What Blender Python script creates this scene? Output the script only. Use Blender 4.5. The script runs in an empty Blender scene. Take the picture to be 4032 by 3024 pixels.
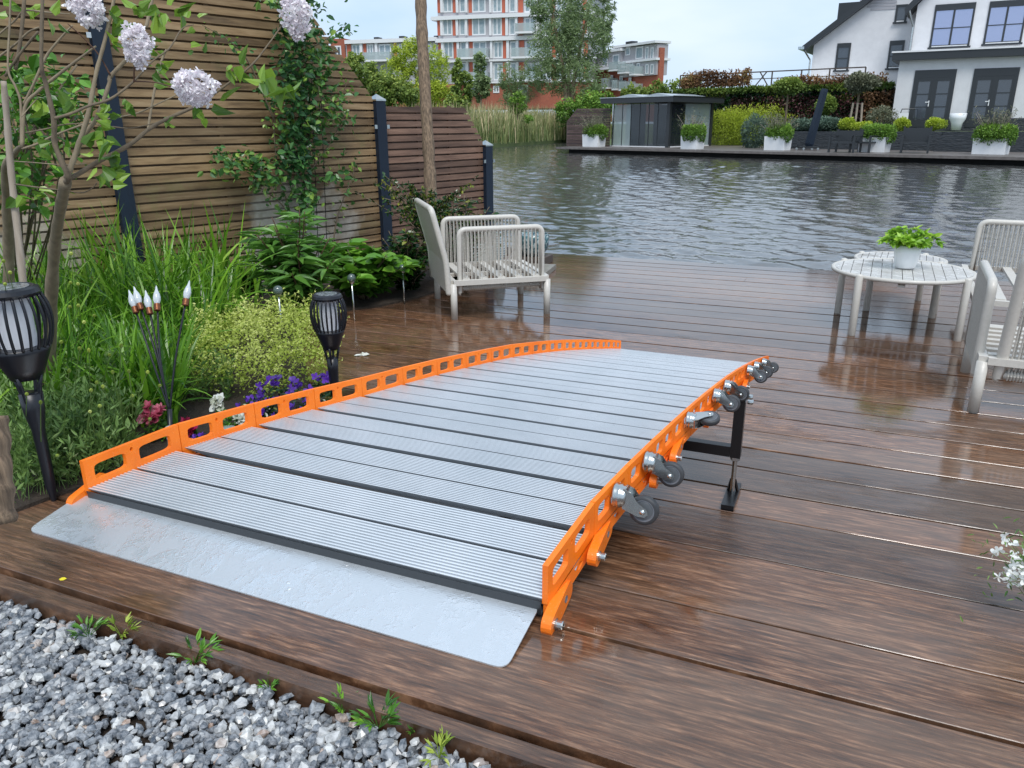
import bpy, math, random
import numpy as np
from mathutils import Vector, Matrix
random.seed(7); rng = np.random.default_rng(7)
S = bpy.context.scene; C = S.collection
PI = math.pi; R = math.radians

# ---------------------------------------------------------------- camera, sky, sun, exposure
EYE = 1.3
F, CX, CY = 3028.0, 2016.0, 1512.0
_dn = np.array([50., 8936., F]); _dn /= np.linalg.norm(_dn)
_mx = np.array([-7416., -987., F]); _mx /= np.linalg.norm(_mx)
_mx = _mx - _dn*(_mx @ _dn); _mx /= np.linalg.norm(_mx)
RW = np.stack([-_mx, np.cross(-_dn, -_mx), -_dn], 0)      # camera (x right, y down, z forward) -> world
cd = bpy.data.cameras.new('camera'); cam = bpy.data.objects.new('camera', cd); C.objects.link(cam)
cd.sensor_width = 36; cd.lens = 36*F/4032; cd.clip_start = .05; cd.clip_end = 2000
ax, ay, az = RW @ [1, 0, 0], -(RW @ [0, 1, 0]), -(RW @ [0, 0, 1])
cam.matrix_world = Matrix(((ax[0], ay[0], az[0], 0), (ax[1], ay[1], az[1], 0), (ax[2], ay[2], az[2], EYE), (0, 0, 0, 1)))
S.camera = cam
S.render.resolution_x, S.render.resolution_y = 1024, 768
S.view_settings.view_transform = 'Standard'; S.view_settings.look = 'None'
S.view_settings.exposure = 0.72; S.view_settings.gamma = 1
W = bpy.data.worlds.new('World'); S.world = W; W.use_nodes = True
wn, wl = W.node_tree.nodes, W.node_tree.links; wn.clear()
def wnode(t, **k):
    n = wn.new(t)
    for a, b in k.items(): setattr(n, a, b)
    return n
SUN_EL, SUN_ROT = R(58), R(150)
sky = wnode('ShaderNodeTexSky', sky_type='NISHITA', sun_disc=False, sun_elevation=SUN_EL, sun_rotation=SUN_ROT, air_density=1.0, dust_density=2.0, ozone_density=1.5)
tcw = wnode('ShaderNodeTexCoord'); mpw = wnode('ShaderNodeMapping'); mpw.inputs['Scale'].default_value = (1.3, 1.3, 4.5)
nzw = wnode('ShaderNodeTexNoise'); nzw.inputs['Scale'].default_value = 1.6; nzw.inputs['Detail'].default_value = 5; nzw.inputs['Roughness'].default_value = .5
rpw = wnode('ShaderNodeValToRGB'); rpw.color_ramp.elements[0].position = .36; rpw.color_ramp.elements[0].color = (4.8, 6.5, 8.6, 1)
rpw.color_ramp.elements[1].position = .66; rpw.color_ramp.elements[1].color = (7.4, 8.3, 9.5, 1)
mxw = wnode('ShaderNodeMix', data_type='RGBA'); mxw.inputs[0].default_value = .88
bgw = wnode('ShaderNodeBackground'); bgw.inputs['Strength'].default_value = .078; ow = wnode('ShaderNodeOutputWorld')
wl.new(tcw.outputs['Generated'], mpw.inputs[0]); wl.new(mpw.outputs[0], nzw.inputs['Vector']); wl.new(nzw.outputs['Fac'], rpw.inputs[0])
wl.new(sky.outputs[0], mxw.inputs[6]); wl.new(rpw.outputs[0], mxw.inputs[7]); wl.new(mxw.outputs[2], bgw.inputs['Color']); wl.new(bgw.outputs[0], ow.inputs[0])
sd = bpy.data.lights.new('sun', 'SUN'); sd.energy = 1.5; sd.angle = R(25); sd.color = (1, .97, .93)
so = bpy.data.objects.new('sun', sd); C.objects.link(so); so.rotation_euler = (PI/2-SUN_EL, 0, PI-SUN_ROT); so.location = (0, -5, 20)

# ---------------------------------------------------------------- measuring helpers
def ray(px, py): return RW @ np.array([px-CX, py-CY, F])
def G(px, py, z=0.):                                       # point on the level plane z
    d = ray(px, py); t = (z-EYE)/d[2]; return np.array([d[0]*t, d[1]*t, z])
def D(px, py, dep):                                        # point at a distance along the view axis
    d = ray(px, py)*dep/F; return np.array([d[0], d[1], EYE+d[2]])
def dep(p): return float((RW.T @ (np.array(p, float)-[0, 0, EYE]))[2])
def ZAT(P, py):                                            # height above P that shows at row py
    lo, hi = -2., min(40., EYE+.9*float((RW.T @ (np.array([P[0], P[1], 0.])))[2])/.321)
    for _ in range(40):
        m = (lo+hi)/2; q = RW.T @ np.array([P[0], P[1], m-EYE]); y = CY+F*q[1]/q[2]
        if y > py: lo = m
        else: hi = m
    return lo
class Plane:                                               # a vertical wall plane through P along direction d
    def __init__(s, P, d):
        s.P = np.array([P[0], P[1], 0.]); s.d = np.array([d[0], d[1], 0.]); s.d /= np.linalg.norm(s.d); s.n = np.array([s.d[1], -s.d[0], 0])
    def uz(s, px, py):
        r = ray(px, py); t = ((s.P-[0, 0, EYE]) @ s.n)/(r @ s.n); q = np.array([0, 0, EYE])+r*t
        return float((q-s.P) @ s.d), float(q[2])
    def M(s):                                              # local x along wall, y away from the viewer, z up
        n = -s.n if s.n @ s.P > 0 and False else s.n
        away = n if n @ s.P > 0 else -n
        return np.array([[s.d[0], away[0], 0, s.P[0]], [s.d[1], away[1], 0, s.P[1]], [0, 0, 1, 0], [0, 0, 0, 1]], float)

# ---------------------------------------------------------------- mesh builder
def rotz(a): c, s = math.cos(a), math.sin(a); return np.array([[c, -s, 0], [s, c, 0], [0, 0, 1.]])
def m4(Rm=None, t=(0, 0, 0)):
    M = np.eye(4)
    if Rm is not None: M[:3, :3] = Rm
    M[:3, 3] = t; return M
def frame(d, up=(0, 0, 1)):                                # columns: side, up2, d
    d = np.array(d, float); d /= np.linalg.norm(d)+1e-12; u = np.array(up, float)
    if abs(d @ u) > .98: u = np.array([1., 0, 0]) if abs(d[0]) < .9 else np.array([0., 1, 0])
    x = np.cross(u, d); x /= np.linalg.norm(x); return np.stack([x, np.cross(d, x), d], 1)
class MB:
    def __init__(s, M=None): s.v = []; s.f = []; s.t = []; s.m = []; s.M = M; s.n = 0
    def add(s, V, Fc, tint=.5, mat=0):
        V = np.asarray(V, float)
        if s.M is not None: V = V @ s.M[:3, :3].T + s.M[:3, 3]
        s.v.append(V); b = s.n; s.f += [tuple(b+i for i in f) for f in Fc]; s.n += len(V)
        s.t.append(np.full(len(V), tint) if np.isscalar(tint) else np.asarray(tint, float)); s.m += [mat]*len(Fc)
        return s
    def box(s, c, sz, Rm=None, tint=.5, mat=0, taper=1.):
        x, y, z = np.array(sz)/2
        V = np.array([[-x, -y, -z], [x, -y, -z], [x, y, -z], [-x, y, -z], [-x*taper, -y*taper, z], [x*taper, -y*taper, z], [x*taper, y*taper, z], [-x*taper, y*taper, z]])
        if Rm is not None: V = V @ np.asarray(Rm).T
        return s.add(V+np.array(c), [(0, 3, 2, 1), (4, 5, 6, 7), (0, 1, 5, 4), (1, 2, 6, 5), (2, 3, 7, 6), (3, 0, 4, 7)], tint, mat)
    def span(s, a, b, tint=.5, mat=0):                     # axis-aligned box between two corners
        a, b = np.minimum(a, b), np.maximum(a, b); return s.box((a+b)/2, b-a, None, tint, mat)
    def bar(s, p, q, w, h=None, up=(0, 0, 1), tint=.5, mat=0):
        p, q = np.array(p, float), np.array(q, float); d = q-p; Fm = frame(d, up)
        return s.box((p+q)/2, (w, h or w, np.linalg.norm(d)), Fm, tint, mat)
    def hexa(s, V, tint=.5, mat=0):                        # eight corners, bottom ring then top ring
        return s.add(V, [(0, 3, 2, 1), (4, 5, 6, 7), (0, 1, 5, 4), (1, 2, 6, 5), (2, 3, 7, 6), (3, 0, 4, 7)], tint, mat)
    def tube(s, P, r, n=8, tint=.5, mat=0, closed=False, cap=True):
        P = np.asarray(P, float); k = len(P); r = np.full(k, r) if np.isscalar(r) else np.asarray(r, float)
        T = np.gradient(P, axis=0) if not closed else np.roll(P, -1, 0)-np.roll(P, 1, 0)
        x = frame(T[0])[:, 0]; V = []; a = np.arange(n)*2*PI/n
        for i in range(k):
            t = T[i]/(np.linalg.norm(T[i])+1e-12); x = x-t*(x @ t); x /= np.linalg.norm(x)+1e-12; y = np.cross(t, x)
            V.append(P[i]+r[i]*(np.cos(a)[:, None]*x+np.sin(a)[:, None]*y))
        Fc = []
        for i in range(k if closed else k-1):
            j = (i+1) % k; Fc += [(i*n+a_, i*n+(a_+1) % n, j*n+(a_+1) % n, j*n+a_) for a_ in range(n)]
        if cap and not closed: Fc += [tuple(range(n-1, -1, -1)), tuple((k-1)*n+i for i in range(n))]
        tt = tint if np.isscalar(tint) else np.repeat(tint, n)
        return s.add(np.concatenate(V), Fc, tt, mat)
    def lathe(s, prof, n=24, M=None, tint=.5, mat=0, capb=False, capt=False):
        a = np.arange(n)*2*PI/n; V = [np.stack([r*np.cos(a), r*np.sin(a), np.full(n, z)], 1) for r, z in prof]
        V = np.concatenate(V); k = len(prof)
        if M is not None: V = V @ M[:3, :3].T+M[:3, 3]
        Fc = [(i*n+j, i*n+(j+1) % n, (i+1)*n+(j+1) % n, (i+1)*n+j) for i in range(k-1) for j in range(n)]
        if capb: Fc.append(tuple(range(n-1, -1, -1)))
        if capt: Fc.append(tuple((k-1)*n+i for i in range(n)))
        return s.add(V, Fc, tint, mat)
    def prism(s, poly, y0, y1, M=None, tint=.5, mat=0):    # polygon in local xz, thick along y
        n = len(poly); V = np.array([[x, y0, z] for x, z in poly]+[[x, y1, z] for x, z in poly], float)
        if M is not None: V = V @ M[:3, :3].T+M[:3, 3]
        return s.add(V, [tuple(range(n)), tuple(range(2*n-1, n-1, -1))]+[(i, n+i, n+(i+1) % n, (i+1) % n) for i in range(n)], tint, mat)
    def build(s, name, mats, parent=None, smooth=False, origin=None):
        V = np.concatenate(s.v) if s.v else np.zeros((0, 3))
        if origin is not None: V = V-np.array(origin, float)
        elif parent is not None: V = V-np.array(parent['_o'])
        me = bpy.data.meshes.new(name); me.vertices.add(len(V)); me.vertices.foreach_set('co', V.ravel())
        ls = [len(f) for f in s.f]; me.loops.add(sum(ls)); me.polygons.add(len(ls))
        me.loops.foreach_set('vertex_index', [i for f in s.f for i in f])
        st = np.concatenate([[0], np.cumsum(ls)[:-1]]) if ls else []
        me.polygons.foreach_set('loop_start', st); me.polygons.foreach_set('loop_total', ls)
        me.polygons.foreach_set('material_index', s.m)
        me.polygons.foreach_set('use_smooth', [bool(smooth)]*len(ls))
        at = me.attributes.new('tint', 'FLOAT', 'POINT'); at.data.foreach_set('value', np.concatenate(s.t) if s.t else [])
        for m in (mats if isinstance(mats, (list, tuple)) else [mats]): me.materials.append(m)
        me.update(calc_edges=True); me.validate()
        o = bpy.data.objects.new(name, me); C.objects.link(o)
        if parent is not None: o.parent = parent
        elif origin is not None: o.location = origin
        return o
def tag(o, label=None, cat=None, group=None, kind=None):
    for k, v in (('label', label), ('category', cat), ('group', group), ('kind', kind)):
        if v: o[k] = v
    return o
def thing(name, P, label, cat, group=None, rz=0.):
    o = bpy.data.objects.new(name, None); C.objects.link(o); o.location = tuple(float(x) for x in P); o.rotation_euler.z = rz
    o.empty_display_size = .1; o['_o'] = [float(x) for x in P]; return tag(o, label, cat, group)
def local(o): o['_o'] = [0., 0., 0.]; return o             # children are given in the thing's own frame
def kids(o): return [c for c in bpy.data.objects if c.parent == o]
def dup(o, parent=None):
    c = o.copy(); C.objects.link(c); c.parent = parent
    for k in kids(o): dup(k, c)
    return c

# ---------------------------------------------------------------- materials
def mat(name, col, rough=.6, metal=0., spec=.5, **k):
    m = bpy.data.materials.new(name); m.use_nodes = True; b = m.node_tree.nodes['Principled BSDF']
    b.inputs['Base Color'].default_value = (*col, 1); b.inputs['Roughness'].default_value = rough; b.inputs['Metallic'].default_value = metal
    b.inputs['Specular IOR Level'].default_value = spec
    for a, v in k.items(): b.inputs[a].default_value = v
    return m
def N(m, t, **k):
    n = m.node_tree.nodes.new(t)
    for a, b in k.items():
        if a in n.inputs.keys() if isinstance(a, str) else False: n.inputs[a].default_value = b
        else: setattr(n, a, b)
    return n
def L(m, a, b): m.node_tree.links.new(a, b)
def BS(m): return m.node_tree.nodes['Principled BSDF']
def noise(m, scale, detail=4, rough=.55, vec=None, sc=None, dist=0.):
    tc = N(m, 'ShaderNodeTexCoord'); out = tc.outputs['Object'] if vec is None else vec
    if sc is not None:
        mp = N(m, 'ShaderNodeMapping'); mp.inputs['Scale'].default_value = sc; L(m, out, mp.inputs[0]); out = mp.outputs[0]
    n = N(m, 'ShaderNodeTexNoise'); n.inputs['Scale'].default_value = scale; n.inputs['Detail'].default_value = detail
    n.inputs['Roughness'].default_value = rough; n.inputs['Distortion'].default_value = dist; L(m, out, n.inputs['Vector']); return n.outputs['Fac']
def ramp(m, fac, stops):
    r = N(m, 'ShaderNodeValToRGB'); e = r.color_ramp.elements
    while len(e) < len(stops): e.new(.5)
    for i, (p, c) in enumerate(stops): e[i].position = p; e[i].color = (*c, 1) if len(c) == 3 else c
    L(m, fac, r.inputs[0]); return r.outputs[0]
def gray(a): return (a, a, a)
def attr(m, nm='tint'): a = N(m, 'ShaderNodeAttribute'); a.attribute_name = nm; return a.outputs['Fac']
def mixc(m, f, a, b, mode='MIX'):
    x = N(m, 'ShaderNodeMix', data_type='RGBA', blend_type=mode)
    if isinstance(f, (int, float)): x.inputs[0].default_value = f
    else: L(m, f, x.inputs[0])
    for i, c in ((6, a), (7, b)):
        if isinstance(c, tuple): x.inputs[i].default_value = (*c, 1) if len(c) == 3 else c
        else: L(m, c, x.inputs[i])
    return x.outputs[2]
def math_(m, op, a, b=None):
    n = N(m, 'ShaderNodeMath', operation=op)
    for i, c in ((0, a), (1, b)):
        if c is None: continue
        if isinstance(c, (int, float)): n.inputs[i].default_value = c
        else: L(m, c, n.inputs[i])
    return n.outputs[0]
def bump(m, h, strength=.3, dist=.01, prev=None):
    b = N(m, 'ShaderNodeBump'); b.inputs['Strength'].default_value = strength; b.inputs['Distance'].default_value = dist
    L(m, h, b.inputs['Height'])
    if prev is not None: L(m, prev, b.inputs['Normal'])
    L(m, b.outputs[0], BS(m).inputs['Normal']); return b.outputs[0]
def noisy(name, c0, c1, scale=20, rough=(.5, .7), metal=0., bmp=0., sc=None, bd=.005, spec=.5):
    m = mat(name, c0, rough[0], metal, spec); f = noise(m, scale, 5, .6, sc=sc)
    L(m, ramp(m, f, [(.3, c0), (.7, c1)]), BS(m).inputs['Base Color'])
    L(m, ramp(m, f, [(.3, gray(rough[0])), (.7, gray(rough[1]))]), BS(m).inputs['Roughness'])
    if bmp: bump(m, f, bmp, bd)
    return m
def leafmat(name, dark, light, rough=.42, trans=.25, third=None):
    m = mat(name, light, rough); b = BS(m); t = attr(m)
    col = ramp(m, t, [(0., dark), (.75, light), (1., third or light)]); L(m, col, b.inputs['Base Color'])
    tr = N(m, 'ShaderNodeBsdfTranslucent'); L(m, col, tr.inputs['Color']); mx = N(m, 'ShaderNodeMixShader'); mx.inputs[0].default_value = trans
    L(m, b.outputs[0], mx.inputs[1]); L(m, tr.outputs[0], mx.inputs[2])
    L(m, mx.outputs[0], m.node_tree.nodes['Material Output'].inputs['Surface']); return m
def woodmat(name, dark, mid, light, rough=(.35, .6), tintamt=.5, sc=(1.2, 22, 22), spec=.5, bs=.25):
    m = mat(name, mid, rough[0], 0, spec); t = attr(m); tc = N(m, 'ShaderNodeTexCoord')
    cmb = N(m, 'ShaderNodeCombineXYZ'); L(m, math_(m, 'MULTIPLY', t, 37.), cmb.inputs[0]); L(m, math_(m, 'MULTIPLY', t, 11.), cmb.inputs[2])
    ad = N(m, 'ShaderNodeVectorMath', operation='ADD'); L(m, tc.outputs['Object'], ad.inputs[0]); L(m, cmb.outputs[0], ad.inputs[1])
    f = noise(m, 1.6, 7, .62, vec=ad.outputs[0], sc=sc, dist=.4); c = ramp(m, f, [(.28, dark), (.5, mid), (.72, light)])
    v = ramp(m, t, [(0, gray(1-tintamt)), (1, gray(1+tintamt*.6))]); L(m, mixc(m, 1., c, v, 'MULTIPLY'), BS(m).inputs['Base Color'])
    L(m, ramp(m, f, [(.3, gray(rough[0])), (.7, gray(rough[1]))]), BS(m).inputs['Roughness']); bump(m, f, bs, .004); m['f'] = 0; return m

M_orange = noisy('orange_plastic', (.95, .22, .012), (.88, .17, .01), 9, (.28, .42), 0, .05)
def wet_specks(m, scale, dome, strength, dist, grime=None):
    tc = N(m, 'ShaderNodeTexCoord'); v = N(m, 'ShaderNodeTexVoronoi'); v.inputs['Scale'].default_value = scale; L(m, tc.outputs['Object'], v.inputs['Vector'])
    on = ramp(m, v.outputs['Color'], [(.45, gray(0)), (.55, gray(1))]); h = math_(m, 'MULTIPLY', ramp(m, v.outputs['Distance'], [(.0, gray(1)), (dome, gray(0))]), on)
    bump(m, h, strength, dist); return h
def orange_detail(m):
    h = wet_specks(m, 130, .42, .5, .0015); col = BS(m).inputs['Base Color'].links[0].from_socket; g1 = noise(m, 22, 5, .7); g2 = noise(m, 4, 3, .6)
    c = mixc(m, ramp(m, g1, [(.60, gray(0)), (.75, gray(.35))]), col, (.45, .12, .02)); c = mixc(m, math_(m, 'MULTIPLY', h, .25), c, (.98, .42, .12)); L(m, c, BS(m).inputs['Base Color'])
    L(m, ramp(m, g2, [(.35, gray(.24)), (.65, gray(.5))]), BS(m).inputs['Roughness'])
orange_detail(M_orange)
M_black = mat('black_plastic', (.008, .009, .014), .35); M_blacksteel = mat('black_steel', (.006, .006, .007), .3)
M_zinc = noisy('zinc_plate', (.62, .64, .63), (.45, .47, .46), 14, (.14, .3), 1.)
M_rubber = noisy('grey_rubber', (.03, .032, .036), (.05, .052, .056), 30, (.45, .6)); M_rim = mat('wheel_rim', (.10, .11, .12), .4)
M_rimring = mat('wheel_ring', (.16, .17, .19), .4)
M_frame = noisy('beige_powder_coat', (.60, .57, .52), (.53, .505, .455), 60, (.3, .45)); M_rope = noisy('beige_rope', (.58, .55, .50), (.42, .40, .355), 120, (.6, .8), 0, .3)
M_white = noisy('white_planter', (.82, .82, .82), (.74, .75, .75), 6, (.35, .5)); M_glass = mat('clear_glass', (1, 1, 1), .03, **{'Transmission Weight': 1., 'IOR': 1.3})
M_navy = noisy('navy_paint', (.003, .010, .024), (.006, .018, .038), 14, (.5, .75), 0, .35, sc=(6, 6, 1))
M_copper = mat('copper_thread', (.25, .10, .05), .35, .8); M_diff = mat('frosted_tube', (.75, .76, .80), .4)
M_soil = noisy('soil', (.018, .012, .008), (.05, .035, .024), 40, (.8, .95), 0, .8, bd=.02)
M_bark = noisy('lilac_bark', (.17, .13, .085), (.30, .245, .16), 30, (.7, .9), 0, .5, sc=(1, 1, .3)); M_barkd = noisy('dark_bark', (.10, .075, .05), (.20, .155, .10), 30, (.7, .9), 0, .5)
M_twig = noisy('red_twig', (.07, .03, .02), (.14, .07, .04), 60, (.6, .8)); M_pole = noisy('weathered_pole', (.055, .036, .022), (.30, .21, .135), 5, (.7, .9), 0, .8, sc=(14, 14, .8), bd=.012)
M_stake = noisy('pale_stake', (.30, .24, .18), (.42, .36, .29), 12, (.6, .8), 0, .3, sc=(5, 5, .6))
M_lil = leafmat('lilac_leaf', (.07, .16, .02), (.22, .37, .04), .3, .35, (.32, .47, .06)); M_flower = leafmat('lilac_blossom', (.78, .68, .73), (.94, .90, .92), .6, .3, (.97, .95, .95))
M_grass = leafmat('blade_leaf', (.05, .16, .014), (.25, .50, .04), .26, .4, (.42, .64, .10)); M_lav = leafmat('lavender_leaf', (.05, .12, .025), (.22, .36, .09), .5, .3, (.42, .52, .26))
M_yel = leafmat('golden_leaf', (.16, .26, .02), (.50, .60, .10), .5, .35, (.72, .76, .26)); M_rose = leafmat('rose_leaf', (.016, .07, .024), (.09, .23, .06), .3, .25, (.30, .46, .08))
M_hyd = leafmat('hydrangea_leaf', (.025, .09, .014), (.12, .30, .03), .28, .2, (.24, .46, .05)); M_lance = leafmat('lance_leaf', (.03, .10, .018), (.12, .28, .045), .35, .25, (.2, .4, .07))
M_dark = leafmat('evergreen_leaf', (.006, .025, .008), (.025, .075, .018), .22, .1, (.22, .24, .03)); M_purple = leafmat('purple_petal', (.05, .015, .22), (.16, .05, .5), .5, .3)
M_pot = mat('white_ceramic', (.80, .82, .84), .25); M_basil = leafmat('herb_leaf', (.12, .28, .02), (.32, .56, .05), .35, .3, (.50, .70, .10))
M_pink = leafmat('pink_petal', (.45, .06, .12), (.80, .30, .38), .5, .2); M_red = leafmat('crimson_petal', (.15, .005, .03), (.42, .01, .08), .5, .2)
M_wpet = leafmat('white_petal', (.55, .58, .45), (.85, .86, .82), .5, .2); M_plaster = noisy('white_render', (.62, .62, .63), (.69, .69, .70), 3, (.8, .9))
M_anth = mat('anthracite_paint', (.026, .03, .034), .4); M_brick = mat('red_brick', (.36, .09, .05), .8); M_pane = mat('window_pane', (.05, .06, .075), .04, 0, 1.)
def brick(m):
    tc = N(m, 'ShaderNodeTexCoord'); b = N(m, 'ShaderNodeTexBrick'); b.inputs['Scale'].default_value = 3.2; mp = N(m, 'ShaderNodeMapping'); mp.inputs['Rotation'].default_value = (PI/2, 0, 0)
    L(m, tc.outputs['Object'], mp.inputs[0]); L(m, mp.outputs[0], b.inputs['Vector'])
    b.inputs['Color1'].default_value = (.40, .10, .05, 1); b.inputs['Color2'].default_value = (.30, .07, .04, 1); b.inputs['Mortar'].default_value = (.30, .17, .12, 1); L(m, b.outputs[0], BS(m).inputs['Base Color'])
brick(M_brick)
M_wframe = mat('white_window_frame', (.72, .73, .74), .5); M_panelg = mat('grey_cladding', (.40, .39, .41), .6); M_panelo = mat('terracotta_cladding', (.52, .13, .07), .6)
M_sill = mat('white_band', (.74, .74, .75), .6); M_curt = noisy('curtained_pane', (.22, .30, .34), (.40, .46, .48), 2, (.08, .1)); M_bal = mat('balcony_glass', (.42, .50, .50), .08, 0, .8, Alpha=.55)
M_tree = leafmat('willow_leaf', (.10, .16, .06), (.30, .40, .18), .6, .45, (.44, .52, .30)); M_bush = leafmat('bush_leaf', (.05, .11, .02), (.24, .33, .06), .6, .3, (.46, .50, .10))
M_hedge = leafmat('box_leaf', (.04, .12, .018), (.19, .34, .04), .6, .25, (.32, .48, .07)); M_ylw = leafmat('gold_shrub_leaf', (.16, .24, .02), (.44, .54, .04), .6, .25, (.62, .68, .08))
M_reed = leafmat('reed_leaf', (.12, .20, .06), (.34, .36, .15), .7, .25, (.56, .46, .27)); M_autumn = leafmat('copper_leaf', (.12, .06, .03), (.34, .19, .09), .6, .3, (.38, .32, .10))
M_maroon = leafmat('maroon_creeper', (.035, .014, .014), (.13, .04, .045), .6, .1, (.13, .13, .05)); M_olive = leafmat('olive_leaf', (.06, .075, .045), (.20, .21, .13), .6, .2, (.36, .36, .24))
M_grey = leafmat('lavender_bush_leaf', (.04, .08, .06), (.14, .21, .15), .6, .2); M_slate = noisy('slate_stone', (.010, .014, .019), (.035, .045, .055), 5, (.4, .6), 0, 1., sc=(1, 1, 6), bd=.05)
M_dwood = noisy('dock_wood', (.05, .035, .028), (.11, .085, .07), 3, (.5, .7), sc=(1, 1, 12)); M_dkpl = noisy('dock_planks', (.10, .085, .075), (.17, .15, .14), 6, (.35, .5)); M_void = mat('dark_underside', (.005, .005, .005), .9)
M_slab = noisy('stone_slab', (.16, .14, .11), (.28, .26, .22), 8, (.3, .5), 0, .2); M_mosaic = mat('mosaic_glass', (.03, .12, .14), .12)
def mosaic(m):
    tc = N(m, 'ShaderNodeTexCoord'); v = N(m, 'ShaderNodeTexVoronoi'); v.inputs['Scale'].default_value = 60; L(m, tc.outputs['Object'], v.inputs['Vector'])
    L(m, ramp(m, v.outputs['Color'], [(.2, (.02, .05, .07)), (.5, (.05, .15, .16)), (.8, (.42, .48, .48))]), BS(m).inputs['Base Color'])
mosaic(M_mosaic)
M_screen = woodmat('grey_screen_slats', (.05, .028, .025), (.10, .06, .055), (.17, .11, .10))

# ---------------------------------------------------------------- setting: deck, soil, gravel, water, land
def deckmat():
    m = woodmat('wet_deck_boards', (.016, .0065, .0035), (.105, .045, .021), (.31, .165, .092), (.17, .36), .62, (5., 58, 10), .75, .4)
    b = BS(m); tc = N(m, 'ShaderNodeTexCoord')
    col = b.inputs['Base Color'].links[0].from_socket
    fine = noise(m, 9, 9, .8, sc=(1.3, 15, 1)); col = mixc(m, .9, col, ramp(m, fine, [(.36, gray(.42)), (.52, gray(1.)), (.66, gray(1.75))]), 'MULTIPLY'); blot = noise(m, 1.1, 6, .7, sc=(.5, 2.2, 1)); c2 = mixc(m, ramp(m, blot, [(.38, gray(.0)), (.62, gray(.75))]), col, mixc(m, .5, col, (.20, .14, .10)))
    spots = noise(m, 6, 4, .6, sc=(1.4, 6., 1)); c3 = mixc(m, ramp(m, spots, [(.66, gray(0.)), (.76, gray(.55))]), c2, (.03, .026, .026))
    L(m, c3, b.inputs['Base Color'])
    pud = noise(m, 1.3, 5, .6, sc=(.9, 1.9, 1), dist=.3); grain = noise(m, 1.5, 6, .6, sc=(2, 40, 1))
    sx = N(m, 'ShaderNodeSeparateXYZ'); L(m, tc.outputs['Object'], sx.inputs[0])
    far = ramp(m, math_(m, 'MULTIPLY', sx.outputs[1], .125), [(.25, gray(.0)), (.50, gray(.10)), (.8, gray(.34))])
    w = ramp(m, math_(m, 'ADD', math_(m, 'ADD', pud, far), math_(m, 'MULTIPLY', attr(m), .10)), [(.56, gray(0)), (.62, gray(1.))])
    rg = ramp(m, grain, [(.3, gray(.20)), (.7, gray(.42))]); L(m, mixc(m, w, rg, gray(.05)), b.inputs['Roughness'])
    for n in m.node_tree.nodes:
        if n.type == 'BUMP': L(m, math_(m, 'SUBTRACT', .5, math_(m, 'MULTIPLY', w, .44)), n.inputs['Strength'])
    return m
M_deck = deckmat()
seams = [1.282, 1.676, 1.912, 2.246, 2.519]; y = 2.519
while y < 7.6: y += .2042; seams.append(y)
deck = MB(); jr = random.Random(3)
for i in range(len(seams)-1):
    y0, y1 = seams[i], seams[i+1]; g = .0075 if i == 1 else .0016 if i in (2, 3) else .006; dz = jr.uniform(-.0012, .0012); tv = jr.random()
    if i in (0, 1): tv = .62
    if i == 2: tv = .85
    if i == 3: tv = .25
    xs = -2.62 if i < 2 else -3.75; e = jr.uniform(4.5, 6)
    cuts = [xs]+([jr.uniform(-1, 3)] if i > 5 and jr.random() < .25 else [])+[7.5]
    for a, b_ in zip(cuts[:-1], cuts[1:]):
        t = min(1, max(0, tv+jr.uniform(-.1, .1))); z1 = dz; c = .0018
        V = []
        for x in (a+.001, b_-.001): V += [(x, y0+g, -.055), (x, y0+g, z1-c), (x, y0+g+c, z1), (x, y1-g-c, z1), (x, y1-g, z1-c), (x, y1-g, -.055)]
        deck.add(V, [(k, 6+k, 6+(k+1) % 6, (k+1) % 6) for k in range(6)]+[(5, 4, 3, 2, 1, 0), (6, 7, 8, 9, 10, 11)], t)
deck.span((-2.64, 1.222, -.12), (7.5, 1.272, -.012), .3)
deck.span((-3.6, 1.3, -.15), (7.5, 7.68, -.060), 0., 1); deck.span((-3.4, 7.66, -.22), (7.5, 7.70, -.034), .3)
tag(deck.build('deck', [M_deck, M_void]), kind='structure')
scr = MB(); jr2 = random.Random(5)
M_bolt = M_zinc
def screws(name, pts, label):
    for i, (px, py) in enumerate(pts):
        p = G(px, py, .0); b = MB().lathe([(.0, .0006), (.003, .0006), (.0038, .0022), (.0062, .0018), (.0072, -.002)], 12)
        tag(b.build(name, M_zinc, origin=(p[0], p[1], .0012)), label[i], 'screw', 'screws in the deck boards')
screws('deck_screw', [(3198, 2664), (3205, 2283), (3209, 2146), (3217, 2203)], ['largest bright screw head, beside the wide black gap between the nearest deck boards', 'screw head in the dark grey board, third from the far end of its row', 'farthest small screw head of the row in the brown boards', 'small screw head between the farthest one and the one in the dark grey board'])

soil = MB(); bed = [(-6.6, .2), (-2.66, .2), (-2.64, 1.25), (-2.56, 1.7), (-2.36, 2.15), (-2.17, 2.6), (-2.2, 2.85), (-2.5, 3.1), (-2.85, 3.5), (-3.3, 4.05), (-3.42, 4.4), (-3.15, 4.8), (-3.02, 5.2), (-3.0, 5.7), (-3.1, 6.2), (-3.15, 7.0), (-3.3, 7.75), (-3.9, 7.9), (-6.6, 3)]
n = len(bed); soil.add([(x, y_, .014) for x, y_ in bed]+[(x, y_, -.5) for x, y_ in bed], [tuple(range(n))]+[(i, n+i, n+(i+1) % n, (i+1) % n) for i in range(n)])
tag(soil.build('soil', M_soil), kind='structure')
g = MB(); g.span((-2.7, -.8, -.5), (3, 1.22, -.075)); tag(g.build('ground', M_soil), kind='structure')

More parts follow.
